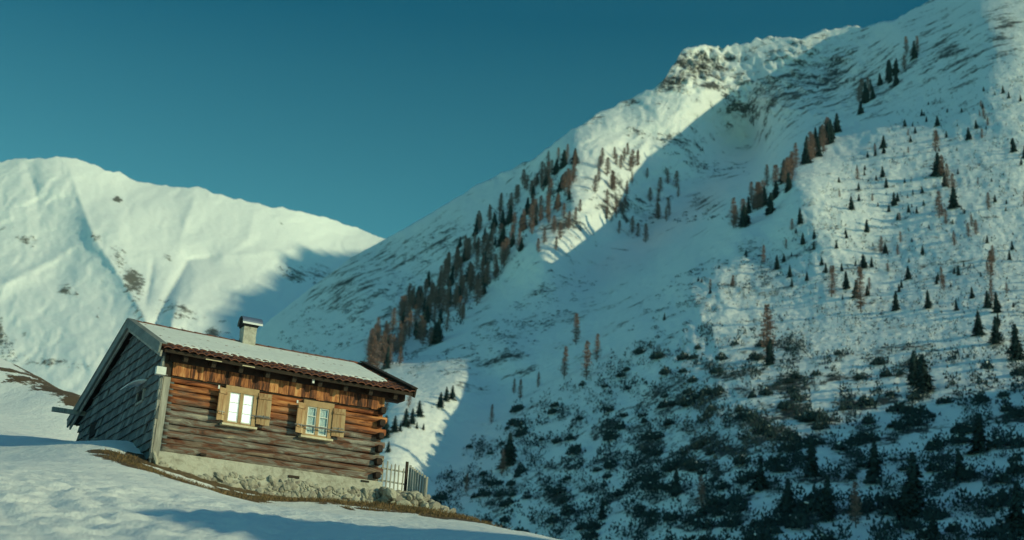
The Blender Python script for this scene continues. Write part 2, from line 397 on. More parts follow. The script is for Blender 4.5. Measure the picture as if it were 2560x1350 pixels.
ROCK_R = [(1740, 170, 95, 70, .17), (1680, 215, 60, 40, .14), (1560, 250, 60, 20, .13), (1460, 300, 50, 16, .12), (1780, 215, 40, 12, .2), (2050, 190, 220, 110, .15), (1900, 240, 130, 110, .15), (1960, 110, 140, 30, .10), (2200, 180, 120, 110, .12), (2380, 130, 160, 130, .11), (2520, 60, 120, 100, .10), (1740, 350, 90, 40, .10), (1900, 300, 90, 40, .09),
          (1500, 780, 260, 110, .05), (1280, 830, 180, 120, .06), (1750, 420, 130, 50, .08), (1550, 520, 110, 40, .14), (1760, 510, 60, 30, .13), (1400, 560, 70, 40, .16), (1640, 340, 130, 60, .06), (1000, 640, 110, 60, .12), (850, 720, 130, 90, .12), (960, 800, 160, 120, .09), (1120, 600, 100, 70, .10), (1250, 900, 160, 90, .08), (1400, 700, 200, 120, .05), (1300, 420, 80, 40, .1), (1550, 480, 60, 60, .12),
          (2200, 700, 500, 300, .045), (2450, 400, 300, 300, .04), (1800, 1100, 600, 260, .07), (1000, 1260, 200, 60, .05)]
thick_ = np.clip((PY-820)/120, 0, 1)*np.clip((PX-1050)/150, 0, 1)*np.clip((PY-(1750-PX*.5))/120, 0, 1)
rockR = blob(PX, PY, ROCK_R) + .045 + .10*thick_*np.clip(.5+pn(PX/75, PY/38, 44)*1.3+pn(PX/22, PY/12, 49)*.6, 0, 1)
PF = np.concatenate([back, GR]); RF = np.concatenate([np.repeat(rockR[:1], 6, 0), rockR])
tag(grid_obj('mountain_slope', PF, M_mtn, {'rock': RF}), kind='structure')

# ---- far mountain to the left
SKY_F = [(-700, 520), (-300, 440), (0, 405), (60, 396), (140, 394), (165, 391), (185, 398), (235, 410), (265, 428), (300, 432), (345, 455), (400, 463), (460, 468), (500, 469), (560, 489), (640, 508), (700, 520), (745, 526), (800, 538), (860, 560), (970, 598), (1200, 680), (1500, 800)]
CF = [(-700, 520, 2500), (-300, 440, 2450), (0, 405, 2500), (160, 393, 2550), (345, 455, 2700), (500, 469, 2800), (745, 526, 3000), (970, 598, 3250), (1200, 690, 3400), (1500, 800, 3500),
      (0, 700, 2080), (160, 600, 2250), (350, 700, 2130), (300, 560, 2300), (500, 600, 2450), (650, 620, 2600), (850, 650, 2900), (740, 720, 2450),
      (0, 950, 1820), (200, 850, 1920), (380, 800, 1980), (450, 760, 2030), (500, 860, 1930), (650, 800, 2080), (620, 900, 1900), (900, 800, 2300), (200, 1100, 1700), (700, 1100, 1720), (-400, 950, 1750), (-700, 1000, 1650), (1300, 1100, 1700), (0, 1500, 1250), (1000, 1500, 1300)]
rbfF = RBF([(a/1000, b/1000) for a, b, _ in CF], [math.log(d) for *_, d in CF], .06)
fx_ = np.array([p[0] for p in SKY_F], float); fy_ = np.array([p[1] for p in SKY_F], float)
def ysky_F(px): return np.interp(px, fx_, fy_) + 4.5*fbm(px/30, px*0+1.3, 3, 15)
RID_F = [([(165, 391), (190, 470), (232, 590), (300, 690), (360, 790), (380, 860)], 26, -.012),
         ([(232, 590), (130, 650), (0, 715), (-200, 800)], 22, -.008),
         ([(495, 470), (470, 540), (450, 600)], 18, -.007),
         ([(560, 640), (470, 650), (420, 740), (375, 840)], 18, .020),
         ([(385, 640), (372, 720), (362, 760)], 8, .008),
         ([(450, 740), (430, 800), (420, 880)], 26, -.014),
         ([(640, 510), (620, 600), (560, 640), (740, 625), (900, 640)], 22, -.008),
         ([(300, 432), (320, 520), (330, 620)], 30, .005),
         ([(60, 396), (90, 480), (100, 560)], 26, .006)]
def D_F(px, py):
    l = rbfF(px/1000, py/1000)
    for pts, w, a in RID_F:
        d, t = seg_dist(px, py, pts); l = l + a*np.exp(-(d/w))*np.clip(1.3-np.abs(t-.5)*1.6, .3, 1)*np.clip(t*6+.2, 0, 1)
    return np.exp(l + .003*fbm(px/120, py/90, 5, 71) + .0017*ridged(px/55+py/70+.5*fbm(px/60, py/60, 3, 79), py/95, 5, 77))
cf = np.arange(-700, 1500.1, 5.0); nf = 220
PXf = np.broadcast_to(cf, (nf, len(cf))); yf = ysky_F(cf); PYf = yf[None]+(1500-yf[None])*(np.linspace(0, 1, nf)**1.25)[:, None]
GF = at(PXf, PYf, D_F(PXf, PYf))
backF = np.stack([GF[0]+np.array([0, 120*k, -55*k]) for k in (8, 4, 2, .8, .2)])
ROCK_F = [(292, 498, 14, 8, .30), (300, 503, 10, 5, .3), (240, 590, 22, 30, .14), (300, 640, 30, 40, .17), (335, 700, 34, 60, .19), (340, 770, 26, 50, .19), (165, 715, 36, 26, .17), (245, 770, 10, 40, .17), (425, 650, 20, 40, .12), (440, 780, 50, 40, .17), (480, 820, 40, 30, .15), (10, 575, 40, 20, .15), (60, 600, 60, 60, .09), (740, 690, 50, 24, .2), (800, 680, 60, 30, .16), (720, 560, 30, 20, .08), (530, 830, 26, 22, .24), (30, 860, 60, 40, .14), (0, 830, 16, 60, .2), (120, 905, 70, 10, .2), (190, 735, 10, 30, .14), (0, 690, 30, 16, .14), (930, 610, 30, 10, .07), (480, 600, 30, 30, .05)]
rF = blob(PXf, PYf, ROCK_F)*1.05
tag(grid_obj('far_mountain', np.concatenate([backF, GF]), M_far, {'rock': np.concatenate([np.repeat(rF[:1], 5, 0), rF])}), kind='structure')

# ---- the hill the cabin stands on
A_H = math.radians(28)
EX = np.array([math.cos(A_H), math.sin(A_H), 0]); EY = np.array([-math.sin(A_H), math.cos(A_H), 0]); EZ = np.array([0, 0, 1.])
OH = at(398, 1165, 32.0)
def house(x, y, z): return OH + EX*x + EY*y + EZ*z
CH = [(-400, 1350, 13), (0, 1350, 14), (640, 1350, 16.5), (1280, 1350, 20), (1385, 1350, 23), (0, 1700, 6), (1280, 1700, 9), (2200, 1700, 11), (-400, 1200, 20),
      (0, 1200, 22), (300, 1200, 25.5), (640, 1290, 22.5), (1000, 1300, 26), (640, 1262, 28), (1150, 1320, 27),
      (195, 1100, 39.5), (250, 1108, 37.2), (300, 1112, 35.4), (350, 1112, 33.5), (385, 1148, 31.8), (300, 1150, 30), (200, 1150, 29.5),
      (398, 1183, 31.6), (550, 1216, 32.4), (720, 1240, 33.3), (950, 1262, 34.4), (1060, 1264, 34.9), (1200, 1305, 33.5), (1300, 1330, 30),
      (0, 1150, 31), (0, 1100, 38), (0, 1055, 46), (0, 1000, 52), (0, 905, 62), (90, 937, 58), (175, 985, 53), (100, 1090, 40), (-400, 850, 62)]
hp = [at(np.array(a), np.array(b), d) for a, b, d in CH]
hp = [np.asarray(p) for p in hp]
hx = [(p[0], p[1]) for p in hp]; hz = [p[2] for p in hp]
for (x, y, z) in [(10, 60, -2), (0, 85, -4), (30, 40, -9), (26, 20, -6), (-14, 62, 8), (-20, 110, 6), (-45, 110, 14), (60, 60, -25), (60, 10, -16), (0, 0, -1.7), (-30, 0, -2), (25, 0, -6), (-60, 40, 12), (12, 42, -.5), (50, 110, -25), (-8, 45, 5.5), (0, 44, 3.0)]:
    hx.append((x, y)); hz.append(z)
rbfH = RBF([(a/20, b/20) for a, b in hx], hz, .12, .002)
def z_H(x, y):
    z = rbfH(x/20, y/20)
    z = z + .07*fbm(x/5, y/6, 3, 81) + .022*fbm(x/1.1, y/1.5, 4, 85)
    # trampled lumpy snow lower left
    w = np.exp(-(((x+5.5)/4.5)**2+((y-21)/4.5)**2)) + .8*np.exp(-(((x+6)/3.5)**2+((y-16)/2.5)**2))
    z = z + w*.085*fbm(x/.45, y/.55, 3, 91)
    return z
def axis(lo, hi, a, b, fine, coarse):
    return np.concatenate([np.arange(lo, a, coarse), np.arange(a, b, fine), np.arange(b, hi+.01, coarse)])
xs = axis(-60, 60, -15, 13, .09, .8); yv = axis(-10, 115, 11, 48, .11, .8)
GX, GY = np.meshgrid(xs, yv); GZ = z_H(GX, GY)
def loc2(px, py, D): p = at(np.array(px), np.array(py), D); return (p[0], p[1])
def hsurf(px, py):
    """hit the hill along a view ray"""
    d = ray(np.array(float(px)), np.array(float(py))); d = d/d[1]
    ts = np.arange(9, 75, .05); zz = z_H(d[0]*ts, ts) - d[2]*ts
    k = np.argmax(zz > 0)
    if zz[k] <= 0: k = int(np.argmin(np.abs(zz)))
    return np.array([d[0]*ts[k], ts[k], float(z_H(np.array(d[0]*ts[k]), np.array(ts[k])))])
BARE_PATHS = [([(255, 1130), (330, 1150)], .3), ([(300, 1147), (370, 1174), (470, 1208), (600, 1240)], .62), ([(600, 1240), (720, 1250), (850, 1255)], .30), ([(830, 1252), (960, 1266), (1060, 1280)], .8),
              ([(1040, 1274), (1130, 1294), (1215, 1309)], .85), ([(900, 1272), (975, 1278)], .18), ([(860, 1268), (880, 1275)], .1)]
bare = np.zeros(GX.shape)
BW = []
for pts, w in BARE_PATHS:
    wp = [hsurf(*q)[:2] for q in pts]; BW.append((wp, w))
    d, t = seg_dist(GX, GY, wp); bare = np.maximum(bare, np.clip(1.05-d/w*.55, 0, 1))
LB = [([(0, 903, 61.5), (90, 942, 58), (170, 988, 54), (200, 1012, 52)], .62), ([(20, 950, 56), (60, 965, 54)], .35), ([(85, 970, 54), (130, 975, 53)], .25)]
for pts, w in LB:
    wp = [loc2(*q) for q in pts]; d, t = seg_dist(GX, GY, wp); bare = np.maximum(bare, np.clip(1.05-d/w*.55, 0, 1))
# bare soil right along the foundation and under the building
lx = (GX-OH[0])*EX[0]+(GY-OH[1])*EX[1]; ly = (GX-OH[0])*EY[0]+(GY-OH[1])*EY[1]
inside = (lx > 0) & (lx < 5.6) & (ly > .1) & (ly < 8.4)
bare = np.where(inside, 1, bare)
foot = np.clip((ly+.62)/.25, 0, 1)*np.clip((lx+.9)/.4, 0, 1)*np.clip((6.3-lx)/.5, 0, 1)*(ly < .6)
bare = np.maximum(bare, foot*.95)
tag(grid_obj('snowy_hillside', np.stack([GX, GY, GZ], -1), M_hill, {'bare': bare}), kind='structure')
# valley floor, wide sheet under everything
fl = np.array([[(-4400, -3800, -60), (6900, -3800, -60)], [(-4400, 10900, -60), (6900, 10900, -60)]], float)
tag(grid_obj('valley_floor', fl, M_snow), kind='structure')
# ---- unseen relief added right of the view, crests shaped to cast shade into it
US = np.array([-math.sin(SUN_AZ), math.cos(SUN_AZ), 0.])
VS = np.array([-math.sin(SUN_EL)*math.cos(SUN_AZ), -math.sin(SUN_EL)*math.sin(SUN_AZ), math.cos(SUN_EL)])
def shade_crest(name, prof, T, zb, run, rough, mat, wid, step):
    """a crest whose height over the sun line follows prof; both flanks run down to the ground"""
    u0, u1 = prof[0][0], prof[-1][0]; n = int((u1-u0)/step)+1; uu = np.linspace(u0, u1, n)
    vv = np.interp(uu, [p[0] for p in prof], [p[1] for p in prof]) + rough*fbm(uu/(wid*.2), uu*0, 5, 123, .6)
    C = US*uu[:, None] + VS*vv[:, None] + SV*T
    hdir = np.array([math.cos(SUN_AZ), math.sin(SUN_AZ), 0]); rows = []
    for k in np.linspace(-1, 1, 21):
        P = C + hdir*k*run; P[:, 2] = C[:, 2]*(1-abs(k)) + zb*abs(k) if True else 0
        P[:, 2] += rough*2*abs(k)*(1-abs(k))*4*fbm(uu/(wid*.3), uu*0+k*3, 4, 7)
        rows.append(P)
    return tag(grid_obj(name, np.stack(rows), mat, {'rock': np.zeros((21, n))}), kind='structure')
_b = []
for q in ((500, 870), (520, 830), (560, 760), (690, 690), (740, 620), (880, 632), (960, 625)):
    a_, b_ = np.array(float(q[0])), np.array(float(q[1])); P_ = at(a_, b_, D_F(a_, b_)); _b.append((float(US@P_), float(VS@P_)))
_b.sort()
SHADE_PROF = [(_b[0][0]-300, _b[0][1]-700), (_b[0][0]-60, _b[0][1]-90)] + _b + [(_b[-1][0]+500, _b[-1][1]), (_b[-1][0]+900, 600)]
shade_crest('shade_ridge', SHADE_PROF, 2600, 0, 1100, 18, M_far, 400, 14)  # unseen crest fitted to the shade edge on the far mountain
shade_crest('shade_knoll', [(11.5, 1.5), (13.3, 4.35), (15.4, 6.2), (18.1, 6.42), (19.8, 6.25), (20.5, 5.9), (21.5, 4.5), (24, 2)], 24, -1, 6, .07, M_snow, 3, .12)  # unseen mound added to cast the foreground shade wedge
shade_crest('shade_spur', [(150, 20), (220, 55), (300, 82), (340, 93), (362, 99), (376, 94), (390, 70), (440, 30)], 450, 0, 170, 3.5, M_mtn, 120, 3)  # unseen crest added to shade the lower right slope
# ================================================================ CABIN
cab = empty('log_cabin', tuple(OH), A_H)
tag(cab, 'old log cabin with grey shingled gable and snowy tiled roof standing on the hillside', 'cabin')
L = 5.36; GXW = -.22; RY, RZ = 3.05, 3.98; EYF, EZF = -.52, 2.60; EYR, EZR = 8.75, 2.30; WR = 8.15
def roof_z(y): return RZ-(RY-y)*(RZ-EZF)/(RY-EYF) if y < RY else RZ-(y-RY)*(RZ-EZR)/(EYR-RY)
# gable wall backing
g = MB()
prof = [(0.02, -.7), (WR, -.7), (WR, roof_z(WR)-.12), (RY, RZ-.14), (0.02, roof_z(0)-.12)]
n = len(prof)
V = [(GXW+.03, y, z) for y, z in prof]+[(.1, y, z) for y, z in prof]
g.add(V, [tuple(range(n))[::-1], tuple(range(n, 2*n))]+[(i, (i+1) % n, n+(i+1) % n, n+i) for i in range(n)])
g.build('gable_wall', M_shingle, cab)
# rear wall and right gable (plain plank walls)
g = MB(); g.box(.1, L, WR-.1, WR, -.9, roof_z(WR)-.12); g.build('rear_wall', M_shingle, cab)
g = MB(); V = [(L-.12, y, z) for y, z in prof]+[(L, y, z) for y, z in prof]
V = [(x, max(y, .05), z) for x, y, z in V]
g.add(V, [tuple(range(n))[::-1], tuple(range(n, 2*n))]+[(i, (i+1) % n, n+(i+1) % n, n+i) for i in range(n)])
g.build('far_gable_wall', M_log, cab)
g = MB(); g.box(.05, L-.05, .13, .2, -.6, 2.62); g.build('inner_wall', M_dark, cab)
# shingles
g = MB(); h = .235; r = 0; z = -.35
while z < RZ:
    y = -.05-random.uniform(0, .12)
    while y < WR:
        w = random.uniform(.13, .34); dz = random.uniform(-.012, .012)
        y1 = min(y+w-.008, WR+.02); top = z+h+.05
        lim = min(roof_z(max(y, -.3)), roof_z(y1))-.13
        miss = random.random() < .012
        if z+.04 < lim and y1 > y and not miss and not (5.95 < (y+y1)/2 < 6.75 and 1.55 < z+h/2 < 1.95) and not (1.28 < (y+y1)/2 < 1.95 and 1.72 < z+h/2 < 2.02):
            t2 = min(top, lim); th = random.uniform(.022, .035)
            x0 = GXW-.03-th; dx = random.uniform(0, .012)
            g.add([(x0-dx, y, z+dz), (x0-dx, y1, z+dz+random.uniform(-.008, .008)), (GXW-.004, y1, t2), (GXW-.004, y, t2), (GXW+.01, y, z+dz), (GXW+.01, y1, z+dz)],
                  [(0, 3, 2, 1), (0, 1, 5, 4), (0, 4, 3), (1, 2, 5)])
        y += w
    z += h*random.uniform(.9, 1.1)
g.build('wall_shingles', M_shingle, cab)
# jagged shingle edge and leaning corner plank
g = MB(); z = .12
while z < 2.35:
    hh = random.uniform(.12, .3); g.box(GXW-.05, GXW-.02, -.10-random.uniform(0, .045), .0, z, z+hh-.01); z += hh
g.build('edge_shingle_strip', M_gray, cab)
def lean(v): return (v[0]-.05*(1-v[2]/2.1), v[1], v[2])
g = MB(); g.box(GXW+.06, -.005, -.045, -.012, .12, 2.05, fn=lean); g.box(GXW+.012, GXW+.04, -.075, .0, .05, 2.2, fn=lean)
g.build('corner_plank', M_gray, cab)
g = MB(); g.box(GXW-.02, -.03, -.06, .02, 2.05, 2.55); g.build('corner_board_upper', M_dark, cab)
# logs
zt = [.33]; 
hs = [.20, .15, .17, .15, .17, .16, .15, .17, .16, .15, .17]
for q in hs: zt.append(zt[-1]+q*1.785/sum(hs))
for i in range(len(hs)):
    z0, z1 = zt[i], zt[i+1]; V = []; ns = 40; prof = []; z1 -= .006
    flat = random.uniform(.7, .95)
    for k in range(10):
        a = math.pi*2*k/10; c, s_ = math.cos(a), math.sin(a)
        prof.append((abs(c)**flat*math.copysign(1, c), abs(s_)**.7*math.copysign(1, s_)))
    x0 = -.005; x1 = L+(.11 if i % 2 else -.02); ph = random.uniform(0, 9)
    for j in range(ns+1):
        x = x0+(x1-x0)*j/ns
        wb = .012*math.sin(x*1.3+ph)+.006*math.sin(x*4.1+ph*2); th = .058+.008*math.sin(x*2.2+ph*3)
        hh = (z1-z0)/2*1.03+.004*math.sin(x*3+ph)
        for cy, cz in prof: V.append((x, .06+cy*th, (z0+z1)/2+wb*.6+cz*hh+random.uniform(-.0025, .0025)))
    Fc = [(j*10+k, (j+1)*10+k, (j+1)*10+(k+1) % 10, j*10+(k+1) % 10) for j in range(ns) for k in range(10)]
    Fc += [tuple(range(10)), tuple(ns*10+k for k in range(10))[::-1]]
    mesh_obj('log', V, Fc, M_logs[i % 3 if i % 4 else 0], cab, True)
    if i % 2 == 0:      # cross log end, end grain towards the viewer
        e = MB(); xx = L-.115; zc = (z0+z1)/2
        rr = [(.12, .075), (.13, .082), (.115, .085)][i//2 % 3]
        V = []; 
        for yy, sc in ((-.17, .86), (-.155, 1), (.3, 1)):
            for k in range(8):
                a = math.pi/8+k*math.pi/4; V.append((xx+.04+math.copysign(abs(math.cos(a))**.45, math.cos(a))*rr[0]*.62*sc+random.uniform(-.006, .006), yy, zc+.04+math.copysign(abs(math.sin(a))**.45, math.sin(a))*rr[1]*sc*1.05))
        e.add(V, [(j*8+k, j*8+(k+1) % 8, (j+1)*8+(k+1) % 8, (j+1)*8+k) for j in range(2) for k in range(8)]+[tuple(range(8))[::-1], tuple(range(16, 24))])
        e.build('log_end', M_endg, cab)
# vertical boards
g = MB(); x = .0
while x < L-.04:
    w = random.uniform(.085, .19); x1 = min(x+w, L-.02); y0 = -.055-random.uniform(0, .022); zb = 2.09+random.uniform(-.02, .012)
    g.box(x+.003, x1-.003, y0, -.02, zb, 2.63); x = x1
g.build('board_cladding', M_board, cab)
g = MB(); g.box(-.0, L, -.03, -.005, 2.055, 2.105); g.build('drip_rail', M_dark, cab)
# foundation
g = MB(); 
nx = 60
def fy(x, z): return -.035+.02*pn(np.array(x*2.1), np.array(z*3.), 3)-.10*max(0, (.1-z))
V = []; zz = [.335, .2, .05, -.1, -.3, -.8]
for i in range(nx+1):
    for z in zz: x = -.06+(L+.16)*i/nx; V.append((x, float(fy(x, z)), z+float(.02*pn(np.array(x*1.5), np.array(z), 8))*(z < .3)))
Fc = [(i*6+k, i*6+k+1, (i+1)*6+k+1, (i+1)*6+k) for i in range(nx) for k in range(5)]
b = len(V); V += [(-.06, .1, .335), (L+.1, .1, .335), (-.06, .3, -.8), (L+.1, .3, -.8)]
Fc += [(i*6, (i+1)*6, b+1, b) for i in range(nx)][:1]
g.add(V, Fc); g.box(-.05, L+.09, .0, .12, -.8, .33)
g.build('plaster_foundation', M_plaster, cab, True)
g = MB()
for i in range(760):
    x = random.uniform(-.1, L+.25); lo = -.62; hi = np.interp(x, [-.1, .9, 1.6, 3.0, 4.2, 5.4], [.12, -.12, .02, .06, .04, .1])
    z = random.uniform(lo, hi); s_ = random.choice([.025, .03, .04, .05, .065, .09])*random.uniform(.8, 1.2)
    stone(g, (x, -.01-random.uniform(0, .035)-.12*max(0, -z), z), (s_*random.uniform(.8, 1.7), s_*.8, s_*random.uniform(.55, 1.1)), jag=.3)
stone(g, (-.12, -.02, .12), (.13, .12, .16)); stone(g, (-.05, -.05, -.1), (.16, .13, .13))
g.build('rubble_stones', M_stone, cab)
for q_ in ((3.05, 3.32, -.075, -.02, .13, .19), (4.9, 5.1, -.07, -.02, .27, .31), (.88, 1.02, -.1, -.02, .36, .41)):
    g = MB(); g.box(*q_); g.build('wall_block', M_dark, cab)
# windows
def window(x0, x1, z0, z1, lit, label):  # lit: glowing curtain in place of a reflection on the glass
    w = MB(); f = .05
    w.box(x0-.10, x0-.005, -.085, .1, z0-.04, z1+.0); w.box(x1+.005, x1+.10, -.085, .1, z0-.04, z1+.0)
    w.box(x0-.12, x1+.12, -.092, .1, z1+.0, z1+.15); w.box(x0-.005, x1+.005, -.07, .1, z0-.06, z0-.003)
    win = w.build('window', M_frame, cab); win['label'] = label
    xm = (x0+x1)/2
    m = MB(); m.box(xm-.04, xm+.04, -.078, .0, z0, z1); m.build('centre_mullion', M_frame, win)
    s_ = MB()
    for a, b_ in ((x0, xm-.04), (xm+.04, x1)):
        hgt = z1-z0
        s_.box(a, a+.022, -.062, -.02, z0, z1); s_.box(b_-.022, b_, -.062, -.02, z0, z1)
        s_.box(a, b_, -.061, -.021, z1-.022, z1); s_.box(a, b_, -.061, -.021, z0, z0+.03)
        for q in (.335, .665): s_.box(a, b_, -.059, -.023, z0+hgt*q-.008, z0+hgt*q+.008)
    s_.build('glazing_bars', M_wpaint, win)
    p = MB(); p.box(x0+.001, x1-.001, -.042, -.037, z0+.001, z1-.001); p.build('pane', M_glass, win)
    # gathered curtain: pleated sheet behind the glass
    c = MB(); V = []; nn = 60
    for i in range(nn+1):
        x = x0+(x1-x0)*i/nn; yy = -.016+.003*math.sin(i*.9)+.001*math.sin(i*2.7)
        V += [(x, yy, z0), (x, yy-.004, z1)]
    c.add(V, [(2*i, 2*i+2, 2*i+3, 2*i+1) for i in range(nn)]); c.build('curtain', M_curt_glow if lit else M_curt, win, True)
    s2 = MB(); s2.box(x0-.14, x1+.14, -.16, .05, z0-.11, z0-.062); s2.build('sill', M_sill, win)
    return win
window(1.42, 1.99, 1.235, 1.925, True, 'left window with bright white panes')
window(3.36, 3.90, 1.225, 1.885, False, 'right window with pale blue curtained panes')
def shutter(x0, x1, z0, z1, hinge_left, ang):
    s_ = empty('shutter', (0, 0, 0), 0, cab)
    s_.location = (x1 if not hinge_left else x0, -.09, 0); s_.rotation_euler = (0, 0, ang)
    w = x1-x0; a = -w if not hinge_left else 0
    g = MB(); k = 3; x = a
    for i in range(k):
        g.box(x+.002, x+w/k-.002, -.025, 0, z0+random.uniform(-.012, .006), z1+random.uniform(-.004, .004)); x += w/k
    g.build('shutter_boards', M_shut, s_)
    for zb_ in (z1-.14, z0+.14):
        g = MB(); g.box(a+.004, a+w-.004, -.05, -.026, zb_, zb_+.055, j=.002); g.build('batten', M_shut, s_)
    g = MB(); zc = z0+.19; g.box(a+.02, a+w-.02, -.062, -.051, zc-.008, zc+.012); g.tube([(a+w*.5, -.07, zc+.03), (a+w*.5, -.08, zc-.07)], .008, 6)
    g.build('strap_hinge', M_iron, s_)
    return s_
shutter(1.10, 1.32, 1.22, 1.98, False, math.radians(20)); shutter(2.10, 2.42, 1.26, 2.0, True, math.radians(-8))
shutter(3.04, 3.27, 1.20, 1.93, False, math.radians(20)); shutter(4.0, 4.31, 1.25, 1.93, True, math.radians(-8))
for q_ in ((1.08, 1.115, -.2, -.17, 1.93, 2.01), (3.02, 3.055, -.2, -.17, 1.89, 1.96)):
    g = MB(); g.box(*q_); g.build('shutter_catch', M_white, cab)
g = MB(); g.tube([(3.02, -.19, 1.385), (4.3, -.19, 1.375)], .018, 8); g.build('iron_bar', M_iron, cab)
g = MB(); g.tube([(1.95, -.17, 1.43), (2.42, -.185, 1.42)], .016, 8); g.build('iron_bar', M_iron, cab)
# ---- roof
X0, X1 = -.44, 5.92
def slope_pt(x, s_, up, front=True):     # s_: 0 ridge .. 1 eave
    ya, za = (EYF, EZF) if front else (EYR, EZR)
    y = RY+(ya-RY)*s_; z = RZ+(za-RZ)*s_-.05*max(0, x)/6
    l = math.hypot(ya-RY, za-RZ); ny, nz = (-(RZ-za)/l*(1 if front else -1), abs(ya-RY)/l)
    sag = -.03*math.sin(math.pi*(x-X0)/(X1-X0))
    return (x, y+ny*up, z+nz*up+sag)
def slab(mb, x0, x1, s0, s1, u0, u1, front, nxx=16):
    V = []
    for i in range(nxx+1):
        x = x0+(x1-x0)*i/nxx
        for s_, u in ((s0, u0), (s1, u0), (s1, u1), (s0, u1)): V.append(slope_pt(x, s_, u, front))
    Fc = [(i*4+k, i*4+(k+1) % 4, (i+1)*4+(k+1) % 4, (i+1)*4+k) for i in range(nxx) for k in range(4)]+[(3, 2, 1, 0), (nxx*4, nxx*4+1, nxx*4+2, nxx*4+3)]
    mb.add(V, Fc)
roofe = MB(); slab(roofe, X0+.02, X1-.02, 0, .985, -.075, -.03, True); slab(roofe, X0+.02, X1-.02, 0.001, .985, -.075, -.03, False)
roof = roofe.build('roof', M_dark, cab)
def tiles(front, name):
    nc = 13 if front else 20; ncol = int((X1-X0-.02)/.0333); V = []; Fc = []
    for c in range(nc):
        s0 = c/nc; s1 = (c+1)/nc+.012; b0 = len(V); jit = random.uniform(-.01, .01)
        for i in range(ncol+1):
            x = X0+.05+(X1-X0-.06)*i/ncol; k = int(i//6); rx = (i % 6)/6
            wv = .042*abs(math.sin(math.pi*rx))**.8+.006*math.sin(k*7.7+c*3.1)
            dl = .006*math.sin(k*12.9+c*5.3)
            V += [slope_pt(x, s0, -.02+wv, front), slope_pt(x, min(s1+dl, 1.02), .012+wv, front), slope_pt(x, min(s1+dl, 1.02), -.012+wv, front)]
        for i in range(ncol):
            a = b0+i*3; Fc += [(a, a+1, a+4, a+3), (a+1, a+2, a+5, a+4)]
    return mesh_obj(name, V, Fc, M_tile, roof)
tiles(True, 'roof_tiles'); tiles(False, 'roof_tiles')
# snow blanket with scalloped lower edge
def snow_blanket(front):
    nxx = 190; nr = 14; V = []
    for i in range(nxx+1):
        x = X0+.12+(X1-X0-.42)*i/nxx
        ed = .80+.02*math.sin(x*1.1+2)+.014*math.sin(x*3.7)+.022*float(pn(np.array(x*2.3), np.array(.4), 71)) if front else .93
        ed += .030*abs(math.sin(math.pi*(x-X0-.05)/.2))+.013*random.uniform(-1, 1)
        if front: ed -= .35*max(0, (x-5.2))**1.3
        for j in range(nr+1):
            t = j/nr; s_ = .025+(ed-.025)*t
            th = .058+.012*float(pn(np.array(x*.8), np.array(t*4), 33))
            if t > .85: th *= max(0, 1-((t-.85)/.15)**2)*.75+.25
            V.append(slope_pt(x, s_, th, front))
        V.append(slope_pt(x, ed, -.01, front))
    m = nr+2
    Fc = [(i*m+k, i*m+k+1, (i+1)*m+k+1, (i+1)*m+k) for i in range(nxx) for k in range(m-1)]
    return mesh_obj('roof_snow', V, Fc, M_rsnow, roof, True)
snow_blanket(True); snow_blanket(False)
# ridge tiles
g = MB(); x = X0+.03
while x < X1-.3:
    x1 = x+.36; V = []
    for xx, rr in ((x, .085), (x1, .070)):
        cz = slope_pt(xx, 0, 0)[2]+.005
        for k in range(7): a = math.pi*k/6; V.append((xx, RY-math.cos(a)*rr*1.15, cz+math.sin(a)*rr))
    g.add(V, [(k, k+1, k+8, k+7) for k in range(6)]+[tuple(range(7))]); x += .33
g.build('ridge_tiles', M_tile, roof)
# bargeboards
def verge(x0, x1, s0, s1, u0, u1, front, name, mat):
    m = MB(); slab(m, x0, x1, s0, s1, u0, u1, front, 1); return m.build(name, mat, cab)
verge(X0-.045, X0, 0, 1.0, -.14, .075, True, 'bargeboard', M_barge); verge(X0-.045, X0, 0.001, 1.0, -.14, .075, False, 'bargeboard', M_barge)
verge(X0-.06, X0+.12, -.0, 1.0, .078, .10, True, 'verge_capping', M_barge); verge(X0-.06, X0+.12, 0.001, 1.0, .078, .10, False, 'verge_capping', M_barge)
verge(X0+.02, X0+.06, 0.0, .99, -.22, -.08, True, 'barge_rafter', M_gray); verge(X0+.02, X0+.06, 0.001, .99, -.22, -.08, False, 'barge_rafter', M_gray)
verge(X1, X1+.04, 0, 1.0, -.13, .09, True, 'bargeboard', M_dark); verge(X1, X1+.04, 0.001, 1.0, -.13, .09, False, 'bargeboard', M_dark)
verge(X1-.1, X1+.06, .0, 1.0, .093, .12, True, 'verge_capping', M_dark)
# eave fascia, rafters, laths, purlins
g = MB(); slab(g, X0+.1, X1-.03, .985, .999, -.10, -.02, True); g.build('eave_board', M_dark, cab)
for i in range(9):
    x = .15+i*.66; r_ = MB(); slab(r_, x, x+.10, .80, .98, -.255, -.076, True, 1); r_.build('rafter_end', M_dark, cab)
g = MB(); g.box(-.1, L+.5, -.10, .12, 2.40, 2.60); g.build('wall_plate', M_endg, cab)  # near-black plate reaching down to widen the dark eave shade
g = MB(); g.box(L-.02, L+.42, -.03, .15, 2.36, 2.50); g.build('purlin_end', M_endg, cab)
g = MB(); g.box(L-.02, L+.5, 2.9, 3.1, 3.6, 3.78); g.build('purlin_end', M_endg, cab)
for xa, xb in ((.62, 1.0), (1.5, 1.8)):
    g = MB(); g.box(xa, xb, -.51, -.485, 2.485, 2.505); g.build('loose_lath', M_sill, cab)
g = MB(); g.box(3.28, 3.33, -.42, -.38, 2.38, 2.49); g.build('eave_lamp', M_white, cab)
